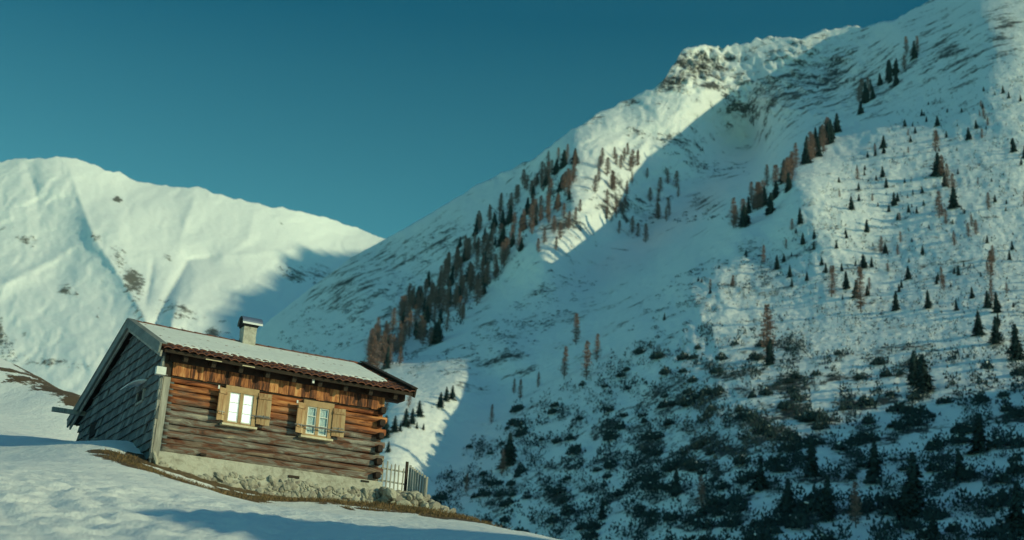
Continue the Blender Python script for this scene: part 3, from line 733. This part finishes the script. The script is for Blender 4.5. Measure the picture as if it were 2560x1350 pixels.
# chimney
ch = empty('chimney', (2.62, 2.95, 3.7), 0, cab)
g = MB(); nz = 9; V = []
for j in range(nz):
    z = -.1+.80*j/(nz-1); w = .17*(1+.03*math.sin(j*2.1)) * (1.0 if j < nz-1 else 1.0)
    for a, b_ in ((-1, -1), (1, -1), (1, 1), (-1, 1)): V.append((a*w, b_*w, z))
g.add(V, [(j*4+k, j*4+(k+1) % 4, (j+1)*4+(k+1) % 4, (j+1)*4+k) for j in range(nz-1) for k in range(4)]+[tuple(range((nz-1)*4, nz*4))])
g.build('chimney_stack', M_plaster, ch)
g = MB(); g.box(-.195, .195, -.195, .195, .66, .72); g.build('chimney_collar', M_soot_shade, ch)
g = MB(); V = []; nn = 14
for x in (-.27, .27):
    for rr in (.235, .228):
        for k in range(nn+1): a = math.pi*k/nn; V.append((x+.03, -math.cos(a)*rr, .71+math.sin(a)*rr*1.02))
m = nn+1
for k in range(nn):
    g.add([], []); 
g.add(V, [(k, k+1, 2*m+k+1, 2*m+k) for k in range(nn)]+[(m+k+1, m+k, 3*m+k, 3*m+k+1) for k in range(nn)]+[(k, m+k, m+k+1, k+1) for k in range(nn)]+[(2*m+k, 2*m+k+1, 3*m+k+1, 3*m+k) for k in range(nn)])
g.build('chimney_hood', M_metal, ch, False)
g = MB(); V = [(-.2, 0, .71)]+[(-.2, -math.cos(math.pi*k/nn)*.224, .71+math.sin(math.pi*k/nn)*.224) for k in range(nn+1)]  # black half disc paints the shade inside the open hood end
g.add(V, [(0, k+1, k+2) for k in range(nn)])
g.box(-.19, .24, -.16, .16, .725, .8); g.build('hood_flue', M_soot_shade, ch)
# gable window with little hood, dark hatch, gutter beam, lamp box
gw = MB(); gw.box(GXW-.05, GXW+.02, 1.30, 1.36, 1.70, 2.05); gw.box(GXW-.05, GXW+.02, 1.88, 1.94, 1.70, 2.05); gw.box(GXW-.055, GXW+.02, 1.30, 1.94, 1.66, 1.72)
gwo = gw.build('window', M_gray, cab); gwo['label'] = 'small unglazed window in the shingled gable'
g = MB(); g.box(GXW-.012, GXW-.004, 1.36, 1.88, 1.72, 2.05); g.build('pane', M_soot_shade, gwo)  # black sheet paints the darkness inside the window opening
g = MB(); V = []
for i in range(9):
    t = i/8; xx = GXW-.02-.42*t; zz = 2.16-.16*t*t
    for y in (1.22, 1.98):
        V += [(xx, y, zz), (xx, y, zz+.045*(1-.4*t))]
g.add(V, [(i*4, i*4+4, i*4+6, i*4+2) for i in range(8)]+[(i*4+1, i*4+3, i*4+7, i*4+5) for i in range(8)]+[(i*4, i*4+1, i*4+5, i*4+4) for i in range(8)]+[(i*4+2, i*4+6, i*4+7, i*4+3) for i in range(8)]+[(32, 34, 35, 33)])
g.build('snowy_window_hood', M_snow, gwo, True)
g = MB(); g.box(GXW-.03, GXW-.002, 6.0, 6.7, 1.6, 1.95); g.build('gable_hatch', M_soot_shade, cab)  # black slab paints the unlit depth of the opening
g = MB(); g.box(GXW-.9, GXW+.1, 7.7, 7.82, 2.38, 2.5); g.build('gutter_beam', M_gray, cab)
lb = MB(); lb.box(-.42, -.2, -.30, -.16, 2.02, 2.2); lbo = lb.build('lamp_box', M_white, cab)
g = MB(); g.tube([(-.28, -.17, 2.08), (-.1, -.05, 2.08)], .02, 6); g.build('lamp_bracket', M_iron, lbo)

# ---- picket fence and rubble heap right of the cabin
fo = house(L+.2, .2, 0); fz = float(z_H(np.array(fo[0]), np.array(fo[1])))
fence = empty('picket_fence', (fo[0], fo[1], fo[2]), A_H)
tag(fence, 'low weathered grey picket fence beside the log end corner of the cabin', 'fence')
base = .30
for i in range(6):
    x = -.02+i*.108; hgt = .62+random.uniform(-.04, .04)-.01*i; tl = random.uniform(-.02, .02)
    g = MB(); w = random.uniform(.03, .04); b0 = base-.05-.01*i
    g.add([(x, 0, b0), (x+w, 0, b0), (x+w+tl, 0, b0+hgt), (x+w/2+tl, 0, b0+hgt+.03), (x+tl, 0, b0+hgt),
           (x, .02, b0), (x+w, .02, b0), (x+w+tl, .02, b0+hgt), (x+w/2+tl, .02, b0+hgt+.03), (x+tl, .02, b0+hgt)],
          [(0, 1, 2, 3, 4), (9, 8, 7, 6, 5), (0, 5, 6, 1), (1, 6, 7, 2), (2, 7, 8, 3), (3, 8, 9, 4), (4, 9, 5, 0)])
    g.build('picket', M_gray, fence)
g = MB(); g.box(-.14, .66, .022, .05, base+.40, base+.435, fn=lambda v: (v[0], v[1], v[2]-.03*v[0])); g.build('rail', M_gray, fence)
g = MB(); g.box(-.14, .66, .022, .05, base+.10, base+.135, fn=lambda v: (v[0], v[1], v[2]-.03*v[0])); g.build('rail', M_gray, fence)
g = MB(); g.box(.60, .66, -.02, .04, base-.4, base+.66); g.build('fence_post', M_dark, fence)
g = MB(); g.box(-.17, -.12, .0, .06, base-.3, base+.40); g.build('fence_post', M_dark, fence)
for i in range(8):
    g = MB(); x = .69+i*.036; y = .0-i*.07; z0 = base-.10-.02*i; hgt = .68-.025*i
    g.box(x, x+.05, y-.012, y+.012, z0, z0+hgt, j=.006); g.build('picket', M_gray, fence)
g = MB()
for i in range(150):
    x = L+.1+1.75*random.random()**1.1; y = random.uniform(-.35, .3)
    P = house(x, y, 0); zg = float(z_H(np.array(P[0]), np.array(P[1])))-OH[2]
    top = float(np.interp(x, [5.4, 6.2, 6.5, 6.8, 7.2], [.22, .2, .24, .08, -.1]))-.35*max(0, -y)
    s_ = random.choice([.05, .06, .08, .1, .13])*random.uniform(.8, 1.2); z = random.uniform(min(zg, top-.05), top-s_*.5)
    stone(g, (x, y, z), (s_*1.4, s_, s_*.85), jag=.28)
hp_ = g.build('stone_heap', M_stone); hp_.location = tuple(OH); hp_.rotation_euler = (0, 0, A_H)
tag(hp_, 'tumbled heap of grey field stones below the picket fence', 'stone heap')

# ---- dry grass along the foundation
g = MB()
def blades(wp, w, n, hmin, hmax):
    for _ in range(n):
        i = random.randrange(len(wp)-1); t = random.random(); a = wp[i]; b = wp[i+1]
        d = random.gauss(0, w*.5)
        dx, dy = b[0]-a[0], b[1]-a[1]; l = math.hypot(dx, dy)
        x = a[0]+dx*t-dy/l*d; y = a[1]+dy*t+dx/l*d
        q.append((x, y, random.uniform(hmin, hmax)))
q = []
for (wp, w), n_ in zip(BW, (250, 1300, 900, 1500, 1500, 200, 60)): blades(wp, w, n_, .03, .10)
q = np.array(q); zq = z_H(q[:, 0], q[:, 1])
for (x, y, hgt), z in zip(q, zq):
    a = random.uniform(0, 6.28); w = .006; lx_, ly_ = random.gauss(0, .04), random.gauss(0, .04)
    c, s_ = math.cos(a)*w, math.sin(a)*w
    g.add([(x-c, y-s_, z-.01), (x+c, y+s_, z-.01), (x+lx_*.5+c*.6, y+ly_*.5+s_*.6, z+hgt*.6), (x+lx_, y+ly_, z+hgt)], [(0, 1, 2), (0, 2, 3)])
tag(g.build('dry_grass', M_grass), 'dry yellow-brown grass tufts showing along the cabin foundation', 'grass', kind='stuff')

# ================================================================ TREES
def tri(mb, a, b, c, m=0): mb.add([a, b, c], [(0, 1, 2)], m)
def make_spruce(seed, dense=1.0):
    """unit-height spruce"""
    rnd = random.Random(seed); e = empty('spruce_tree', (0, 0, 0))
    t = MB(); t.tube([(0, 0, -.06), (0, 0, .5), (0, 0, .97)], [.018, .012, .003], 5); t.build('trunk', M_trunk, e)
    c = MB(); nlev = 24; R = rnd.uniform(.19, .25)
    for i in range(nlev):
        z = .06+.93*(i/nlev)**.95; r = R*(1-z)**.75*rnd.uniform(.7, 1.15)+.012; nb = int((6+7*(1-z))*dense)
        a0 = rnd.uniform(0, 6.28)
        for k in range(nb):
            a = a0+6.28*k/nb+rnd.uniform(-.3, .3); rr = r*rnd.uniform(.4, 1.3); dz = -rr*rnd.uniform(.15, .55)
            ca, sa = math.cos(a), math.sin(a); w = rr*.30+.008
            tip = (ca*rr, sa*rr, z+dz); mid = (ca*rr*.5, sa*rr*.5, z+dz*.35)
            L1 = (mid[0]-sa*w, mid[1]+ca*w, mid[2]-.012); R1 = (mid[0]+sa*w, mid[1]-ca*w, mid[2]-.012)
            tri(c, (0, 0, z+.012), L1, tip); tri(c, (0, 0, z+.012), tip, R1)
            for q in range(3):
                f = rnd.uniform(.4, 1); x, y, zz = ca*rr*f, sa*rr*f, z+dz*f; s_ = .022*rnd.uniform(.6, 1.3)
                tri(c, (x-sa*s_*1.3, y+ca*s_*1.3, zz), (x+sa*s_*1.3, y-ca*s_*1.3, zz), (x+rnd.uniform(-1, 1)*s_, y+rnd.uniform(-1, 1)*s_, zz-s_*2))
    c.build('crown', M_need, e); return e
def make_larch(seed):
    rnd = random.Random(seed); e = empty('larch_tree', (0, 0, 0))
    t = MB(); bx, by = rnd.uniform(-.01, .01), rnd.uniform(-.01, .01)
    t.tube([(0, 0, -.05), (bx, by, .5), (0, 0, .98)], [.013, .008, .002], 5); t.build('trunk', M_trunk, e)
    c = MB()
    for i in range(260):
        z = .10+.88*rnd.random()**.9; r = (.165*(1.0-z)**.72*min(1, .35+z*2.6)+.008)*rnd.choice([.4, .6, .8, 1, 1.15])*rnd.uniform(.8, 1.15); a = rnd.uniform(0, 6.28); ca, sa = math.cos(a), math.sin(a)
        up = r*rnd.uniform(-.15, .45); w = .0028
        tri(c, (0, 0, z-w*2), (0, 0, z+w*2), (ca*r, sa*r, z+up))
        for q in range(5):
            f = rnd.uniform(.25, 1); x, y, zz = ca*r*f, sa*r*f, z+up*f; b = a+rnd.uniform(-1.2, 1.2); s_ = rnd.uniform(.014, .034)
            hx_, hy_ = math.cos(b)*s_, math.sin(b)*s_
            tri(c, (x, y, zz), (x+hx_, y+hy_, zz+rnd.uniform(-.7, .5)*s_), (x+hx_*.7, y+hy_*.7, zz+rnd.uniform(.1, .6)*s_+.004))
    c.build('crown', M_larch, e); return e
def pine_crown(c, rnd, n, R=.6, H=.5, ox=0, oy=0, oz=0, sc=1.0):
    for i in range(n):
        a = rnd.uniform(0, 6.28); q = rnd.random()**.6; r = R*q
        z = H*(1-q*q)*rnd.uniform(.35, 1.1)+.03; x, y = math.cos(a)*r, math.sin(a)*r; s_ = rnd.uniform(.07, .19)
        b = rnd.uniform(0, 6.28); cb, sb = math.cos(b)*s_*.6, math.sin(b)*s_*.6; lean_ = .5
        V = [(x-cb, y-sb, z-s_*.3), (x+cb, y+sb, z-s_*.3), (x+math.cos(a)*s_*lean_, y+math.sin(a)*s_*lean_, z+s_*rnd.uniform(.5, 1.2)), (x+sb, y-cb, z-s_*.4)]
        V = [(ox+v[0]*sc, oy+v[1]*sc, oz+v[2]*sc) for v in V]
        c.add(V, [(0, 1, 2), (1, 3, 2), (3, 0, 2)])
def make_pine(seed):
    rnd = random.Random(seed); e = empty('mountain_pine', (0, 0, 0))
    t = MB()
    for k in range(5):
        a = rnd.uniform(0, 6.28); t.tube([(0, 0, -.1), (math.cos(a)*.2, math.sin(a)*.2, .12), (math.cos(a)*.35, math.sin(a)*.35, .35)], [.03, .02, .008], 4)
    t.build('stem', M_trunk, e)
    c = MB(); lobes = [(0, 0, 1)]+[(rnd.uniform(-.5, .5), rnd.uniform(-.5, .5), rnd.uniform(.45, .8)) for _ in range(3)]
    for lx_, ly_, k in lobes: pine_crown(c, rnd, int(95*k), .55*k, .62*k, lx_, ly_)
    c.build('crown', M_pine, e)
    for k in range(rnd.choice([1, 2, 3])):
        s_ = MB()
        a = rnd.uniform(0, 6.28); q = rnd.uniform(0, .4); r = rnd.uniform(.05, .11)
        stone(s_, (math.cos(a)*q, math.sin(a)*q, .5*(1-q)+.04), (r*1.5, r*1.3, r*.6))
        s_.build('snow_clump', M_snow, e, True)
    return e
def copy_tree(src):
    o = src.copy(); COL.objects.link(o)
    for ch in [c for c in bpy.data.objects if c.parent == src] if src.name not in KIDS else KIDS[src.name]:
        k = ch.copy(); COL.objects.link(k); k.parent = o
    return o
KIDS = {}
SPR = [make_spruce(i) for i in (1, 2, 3, 4)]; LAR = [make_larch(i) for i in (11, 12, 13, 14, 15)]; PIN = [make_pine(i) for i in (21, 22, 23, 24, 25)]
for e in SPR+LAR+PIN: KIDS[e.name] = list(e.children)
USED = set()
def plant(proto, P, h, label, cat, group=None, wid=1.0, sink=.02):
    if proto.name not in USED: o = proto; USED.add(proto.name)
    else: o = copy_tree(proto)
    o.location = (P[0], P[1], P[2]-sink*h); o.rotation_euler = (random.uniform(-.03, .03), random.uniform(-.03, .03), random.uniform(0, 6.28)); o.scale = (h*wid, h*wid, h)
    tag(o, label, cat, group); return o
def onR(px, py):
    a, b = np.array(float(px)), np.array(float(py)); return at(a, b, D_R(a, b))
def onF(px, py):
    a, b = np.array(float(px)), np.array(float(py)); return at(a, b, D_F(a, b))
def inpoly(x, y, poly):
    c = False; j = len(poly)-1
    for i in range(len(poly)):
        xi, yi = poly[i]; xj, yj = poly[j]
        if (yi > y) != (yj > y) and x < (xj-xi)*(y-yi)/(yj-yi)+xi: c = not c
        j = i
    return c
def scatter(poly, n, fn, dens=None):
    xs_ = [p[0] for p in poly]; ys_ = [p[1] for p in poly]; k = 0; tries = 0
    while k < n and tries < n*60:
        tries += 1; x = random.uniform(min(xs_), max(xs_)); y = random.uniform(min(ys_), max(ys_))
        if not inpoly(x, y, poly): continue
        if dens and random.random() > dens(x, y): continue
        fn(x, y); k += 1
def pick(l): return l[random.randrange(len(l))]
# band of trees running down the shaded flank of the left ridge
def size_word(h, a, b): return 'tall' if h > b else ('middling' if h > a else 'short')
def z1(x, y):
    P = onR(x, y); near = (x-(1450-(y-330)*.86)) > -70    # the rusty larches stand along the lower right rim
    part = ('top', 'upper part', 'middle', 'lower part', 'foot')[min(4, int(max(0, y-360)//115))]; side = 'along the right rim' if near else 'inside'
    if random.random() < (.70 if near else .15):
        h = random.uniform(10, 18)
        plant(pick(LAR), P, h, f'{size_word(h, 12.5, 15.3)} rusty larch {side} of the {part} of the ridge wood', 'larch tree', 'larches of the wood down the ridge', random.uniform(1.15, 1.6))
    else:
        h = random.uniform(8, 16)
        plant(pick(SPR), P, h, f'{size_word(h, 10.6, 13.4)} dark spruce {side} of the {part} of the ridge wood', 'spruce tree', 'spruces of the wood down the ridge', random.uniform(.9, 1.4))
scatter([(1225, 530), (1330, 440), (1400, 390), (1445, 400), (1430, 520), (1330, 600), (1230, 720), (1130, 840), (960, 945), (900, 930), (930, 850), (1050, 740), (1130, 640)], 260, z1,
        lambda x, y: .15+.85*(abs(pn(np.array(x/60), np.array(y/60), 4)) > .12))
def z1b(x, y):
    h = random.uniform(9, 16); v = 'upper' if y < 450 else ('middle' if y < 530 else 'lower'); w = 'left' if x < 1590 else 'right'
    plant(pick(LAR), onR(x, y), h, f'{size_word(h, 11.3, 13.6)} bare larch on the {v} {w} side of the sunlit rib', 'larch tree', 'larches on the sunlit rib', random.uniform(1.2, 1.8))
scatter([(1490, 420), (1560, 380), (1700, 460), (1690, 560), (1600, 620), (1480, 560)], 40, z1b)
for x, y in ((1372, 560), (1385, 585), (1400, 600), (1420, 575), (1438, 552), (1360, 610), (1450, 530), (1410, 548), (1390, 625), (1345, 632)):
    h = random.uniform(9, 13); plant(pick(LAR), onR(x, y), h, f'{size_word(h, 10.3, 11.7)} bare larch at the foot of the sunlit rib', 'larch tree', 'larches at the foot of the sunlit rib', 1.5)
# trees on the nearer rib crossing the gully
def crest(pts, n, j, hl, hs, pl=.5, lab='crossing the middle of the gully'):
    for i in range(n):
        t = random.random()*(len(pts)-1); k = int(t); f = t-k; a, b = pts[k], pts[min(k+1, len(pts)-1)]
        x = a[0]+(b[0]-a[0])*f+random.gauss(0, j); y = a[1]+(b[1]-a[1])*f+random.gauss(0, j*.7)
        part = ('topmost', 'upper', 'lower', 'lowest')[min(3, int(t/(len(pts)-1)*4))]
        if random.random() < pl:
            h = random.uniform(*hl); plant(pick(LAR), onR(x, y), h, f'{size_word(h, 13, 16)} brown larch on the {part} stretch of the rib {lab}', 'larch tree', 'larches on the rib '+lab, random.uniform(1.2, 1.8))
        else:
            h = random.uniform(*hs); plant(pick(SPR), onR(x, y), h, f'{size_word(h, 10.5, 13.5)} dark spruce on the {part} stretch of the rib {lab}', 'spruce tree', 'spruces on the rib '+lab, random.uniform(.8, 1.3))
crest([(2290, 130), (2200, 230), (2100, 320), (2010, 410)], 38, 13, (13, 20), (10, 17), .4, 'high on the right')
crest([(2010, 410), (1950, 480), (1905, 525), (1840, 580)], 26, 13, (11, 17), (8, 14), .5)
# scattered trees of the bright right slope
def z4(x, y):
    b = random.random(); P = onR(x, y); v = ('top', 'upper', 'middle', 'lower')[0 if y < 330 else (1 if y < 480 else (2 if y < 640 else 3))]; w = 'far right' if x > 2400 else ('right' if x > 2200 else ('centre' if x > 2000 else 'left'))
    if b < .78:
        h = random.choice([2.2, 3, 3.8, 4.8, 7])*random.uniform(.8, 1.2)
        plant(pick(SPR), P, h, f'{size_word(h, 3.6, 5.6)} dark spruce dotted on the {v} {w} of the bright slope', 'spruce tree', 'spruces dotted over the bright slope', 1.2)
    else:
        h = random.choice([3.5, 4.5, 6, 8, 11])*random.uniform(.8, 1.2)
        plant(pick(LAR), P, h, f'{size_word(h, 5.8, 8.5)} bare larch dotted on the {v} {w} of the bright slope', 'larch tree', 'larches dotted over the bright slope', random.uniform(1.2, 1.8))
scatter([(1760, 660), (1930, 600), (2150, 400), (2330, 250), (2620, 200), (2620, 900), (2300, 800), (1900, 700), (1640, 830)], 205, z4,
        lambda x, y: .35+.65*(abs(pn(np.array(x/70+y/200), np.array(y/50), 14)) > .2))
# single trees that can be told apart
SOLO = [(1918, 470, 15, 0, 'largest bare larch on the rib above the snowy gully'), (1925, 535, 12, 1, 'broad dark spruce at the foot of the large larch on the rib'),
        (1440, 862, 15, 0, 'slender rusty larch topmost of the loose group at the gully foot'), (1410, 948, 14, 0, 'leftmost larch of the loose group at the gully foot'), (1466, 950, 16, 0, 'tallest larch of the loose group, standing at its lower edge'), (1492, 905, 12, 0, 'rightmost larch of the loose group at the gully foot'),
        (1918, 905, 20, 0, 'tall dark larch towering over the shrubs in mid slope'), (1924, 912, 9, 1, 'spruce under the tall larch in mid slope'), (2152, 780, 17, 0, 'bare larch rising from a ring of low pines on the right slope'),
        (2385, 520, 11, 1, 'dark spruce standing tallest among the upper right spruces'), (2345, 440, 13, 1, 'narrow spruce beside leaning larches high on the right'), (2370, 470, 13, 0, 'dense brown larch next to the narrow spruce high on the right'),
        (2283, 1290, 13, 1, 'tallest dark conifer, near the lower right corner'), (2262, 1300, 7, 1, 'spruce at the foot of the tallest conifer near the lower right corner'), (2545, 1340, 10, 1, 'dark spruce cut by the bottom right corner of the view'), (2400, 1200, 7, 1, 'bushy spruce right of the tallest conifer'),
        (2540, 900, 11, 1, 'dark spruce at the right edge of the view in mid height'), (2490, 860, 9, 1, 'spruce left of the one at the right edge'), (2140, 1320, 9, 0, 'brown larch at the bottom left of the tallest conifer'), (2335, 1350, 5, 1, 'small round spruce at the bottom edge below the tallest conifer'),
        (1755, 1290, 9, 0, 'brown larch low on the slope above the bottom edge'), (1505, 1300, 6, 1, 'spruce low on the slope at the bottom middle'), (1272, 1165, 12, 1, 'pointed dark spruce right of the snowy track'), (1255, 1190, 9, 0, 'brown larch just left below the pointed spruce'),
        (1165, 1235, 7, 0, 'brown larch at the lower end of the snowy track'), (1300, 1000, 9, 0, 'pale larch at the upper left edge of the shrubs'), (1228, 1060, 8, 0, 'thin larch alone on the shaded snow'), (1040, 1255, 4, 1, 'small spruce just right of the fence'),
        (2030, 1190, 9, 1, 'spruce in the middle of the lower slope'), (1970, 1290, 8, 1, 'dark spruce above the bottom edge left of the brown larch'), (1345, 970, 7, 0, 'small rust larch above the first shrubs'), (1285, 985, 7, 0, 'small rust larch left of the first shrubs'),
        (2310, 980, 11, 1, 'wide dark spruce clump leader on the right slope'), (2285, 960, 10, 1, 'spruce left of the wide dark one on the right slope'), (2480, 760, 9, 0, 'thin larch standing over the snow at the right'), (2068, 1300, 9, 1, 'second tallest conifer, left of the tallest one by the lower right corner'), (1900, 1225, 8, 1, 'conifer standing above the brown larches in the lower thicket'), (2185, 1200, 9, 1, 'conifer left above the tallest one in the lower right'), (2450, 1130, 9, 1, 'conifer in the lit gap right above the bushy spruce'), (1690, 1240, 7, 1, 'conifer in the bottom centre of the thicket')]
for x, y, h, k, lab in SOLO: plant(pick(SPR if k else LAR), onR(x, y), h, lab, 'spruce tree' if k else 'larch tree', None, 1.3 if k else 1.15)
# small spruces on the sunlit track right of the cabin
TRK = [(962, 1095, 11, 'largest dark spruce against the cabin corner'), (985, 1080, 8, 'spruce second from the cabin corner on the sunlit snow'), (1014, 1066, 9, 'tall spruce in the middle of the group right of the cabin'), (1030, 1060, 8, 'spruce right beside the tall one of the group'), (1048, 1040, 8, 'round topped spruce at the right of the group'),
       (1042, 1072, 3.5, 'tiny spruce below the round topped one'), (1058, 1075, 3.5, 'tiny spruce alone on the sunlit snow'), (1100, 1018, 8, 'lone spruce further up the sunlit snow'), (1116, 1003, 8, 'left spruce of the pair above the lone spruce'), (1130, 998, 7.5, 'right spruce of the pair above the lone spruce'), (970, 1130, 5, 'small spruce low beside the log ends'), (1000, 1078, 4.5, 'short bushy spruce between the taller ones right of the cabin')]
for x, y, h, lab in TRK: plant(pick(SPR), onR(x, y), h*.8, lab, 'spruce tree', None, 1.3)
for x, y in ((966, 1030), (975, 1000), (1022, 1020)): plant(pick(LAR), onR(x, y), 9, 'pale bare larch behind the spruces right of the cabin', 'larch tree', 'pale larches behind the spruces')
# mountain pines
shrub_poly = [(1100, 1180), (1250, 1040), (1380, 980), (1560, 880), (1780, 810), (1950, 800), (2050, 880), (2250, 900), (2600, 870), (2620, 1400), (1300, 1400), (1080, 1290)]
def sdens(x, y): return float(np.clip(.55+1.1*pn(np.array(x/75), np.array(y/38), 44) + (.25 if y > 900 and x < 2000 else -.12), .03, 1))
def z5(x, y):
    v = ('uppermost', 'upper', 'middle', 'lower', 'lowest')[int(np.clip((y-860)//100, 0, 4))]; w = ('far left', 'left', 'centre left', 'centre right', 'right', 'far right')[int(np.clip((x-1080)//250, 0, 5))]
    h = random.uniform(2.0, 4.4); k = random.uniform(.8, 1.15); P = onR(x, y)
    plant(pick(PIN), P, h, f'{size_word(h, 2.8, 3.6)} snow-flecked pine bush in the {v} rows at the {w} of the thicket', 'pine bush', 'mountain pines of the thicket', k)
scatter(shrub_poly, 292, z5, sdens)
sm = MB(); rnd_ = random.Random(5)
def z5s(x, y):
    P = onR(x, y); pine_crown(sm, rnd_, 14, .42, 1.1, P[0], P[1], P[2]-.2, random.choice([1.0, 1.5, 2.2, 3.2])*random.uniform(.8, 1.3))
scatter(shrub_poly, 6000, z5s, lambda x, y: float(np.clip(.45+1.5*pn(np.array(x/75), np.array(y/38), 44)+.8*pn(np.array(x/22), np.array(y/12), 49)+(.1 if y > 900 and x < 2000 else -.2), .02, 1)))
scatter([(1225, 530), (1330, 440), (1400, 390), (1445, 400), (1430, 520), (1330, 600), (1230, 720), (1130, 840), (960, 945), (900, 930), (930, 850), (1050, 740), (1130, 640)], 420, lambda x, y: pine_crown(sm, rnd_, 16, .5, 1.0, *onR(x, y), random.uniform(2.0, 5.0)), lambda x, y: .1+.9*(abs(pn(np.array(x/60), np.array(y/60), 4)) > .12))
up_poly = [(1150, 1000), (1000, 960), (1150, 860), (1300, 780), (1500, 720), (1750, 700), (1900, 640), (1980, 760), (1700, 860), (1560, 870), (1380, 960)]
scatter([(1120, 880), (1280, 760), (1400, 680), (1500, 700), (1300, 900), (1060, 950), (960, 950)], 420, lambda x, y: pine_crown(sm, rnd_, 16, .6, .4, *onR(x, y), random.uniform(.9, 2.4)), lambda x, y: .15+.85*(float(pn(np.array(x/50), np.array(y/25), 4)) > .1))
scatter([(1560, 830), (1700, 680), (1880, 600), (1950, 700), (1750, 800), (1600, 880)], 320, lambda x, y: pine_crown(sm, rnd_, 18, .6, .5, *onR(x, y), random.uniform(.9, 2.4)), lambda x, y: .1+.9*(float(pn(np.array(x/60+y/60), np.array(y/25), 4)) > .1))
scatter([(1450, 470), (1600, 500), (1790, 480), (1830, 550), (1700, 560), (1560, 560), (1460, 520)], 70, lambda x, y: pine_crown(sm, rnd_, 18, .6, .45, *onR(x, y), random.uniform(2, 5)), lambda x, y: .1+.9*(float(pn(np.array(x/50), np.array(y/20), 9)) > .1))
scatter([(1560, 320), (1700, 350), (1830, 400), (1900, 440), (1780, 440), (1640, 380)], 60, lambda x, y: pine_crown(sm, rnd_, 14, .6, .35, *onR(x, y), random.uniform(2, 5)), lambda x, y: .1+.9*(float(pn(np.array(x/50), np.array(y/20), 9)) > .1))
scatter([(1780, 720), (1960, 560), (2180, 340), (2330, 200), (2600, 120), (2600, 950), (2200, 880), (1900, 820)], 2300, lambda x, y: pine_crown(sm, rnd_, 9, .38, 1.1, *onR(x, y), random.choice([.8, 1.2, 1.8, 2.8])*random.uniform(.8, 1.2)), None)
scatter([(680, 830), (860, 700), (980, 620), (1130, 570), (1200, 560), (1050, 720), (900, 860), (760, 900)], 420, lambda x, y: pine_crown(sm, rnd_, 14, .7, .35, *onR(x, y), random.uniform(1.5, 4.5)), lambda x, y: .1+.9*(float(pn(np.array(x/60), np.array(y/30), 19)) > .08))
tag(sm.build('pine_scrub', M_pine), 'dark green pine scrub and dwarf shrubs scattered over the snowy slopes', 'shrubs', kind='stuff')
# far mountain: scrub line left of the cabin
fm = MB()
for poly, n, a, b in (([(60, 888), (110, 890), (230, 915), (220, 930), (130, 915), (60, 905)], 40, 1.5, 3.2), ([(0, 820), (25, 850), (45, 905), (0, 905)], 60, 2.5, 5), ([(500, 835), (560, 800), (590, 860), (540, 860)], 26, 3, 6), ([(690, 670), (800, 665), (800, 715), (740, 715)], 40, 3, 8)):
    scatter(poly, n, lambda x, y: pine_crown(fm, rnd_, 18, .6, .6, *onF(x, y), random.uniform(a, b)))
tag(fm.build('far_scrub', M_pine), 'dark scrub in lines on the far snowy mountainside', 'shrubs', kind='stuff')
HZ_TOP = 20+max((o.matrix_world @ Vector(c)).z for o in bpy.data.objects if o.type == 'MESH' and o.parent is None for c in o.bound_box)
# ---------------------------------------------------------------- haze in the air of the valley
hz = MB(); hz.box(-3000, 4200, -1000, 4600, -61, HZ_TOP)
mh = bpy.data.materials.new('valley_haze'); mh.use_nodes = True; nt = mh.node_tree
for n in list(nt.nodes): nt.nodes.remove(n)
ho = N(nt, 'ShaderNodeOutputMaterial'); hv = N(nt, 'ShaderNodeVolumePrincipled')
hv.inputs['Color'].default_value = (.35, .88, 1, 1); hv.inputs['Density'].default_value = 3.0e-5; hv.inputs['Anisotropy'].default_value = 0.0
nt.links.new(hv.outputs[0], ho.inputs['Volume'])
hzo = hz.build('haze', mh); tag(hzo, 'thin blue-green air haze over the valley', 'haze', kind='stuff')
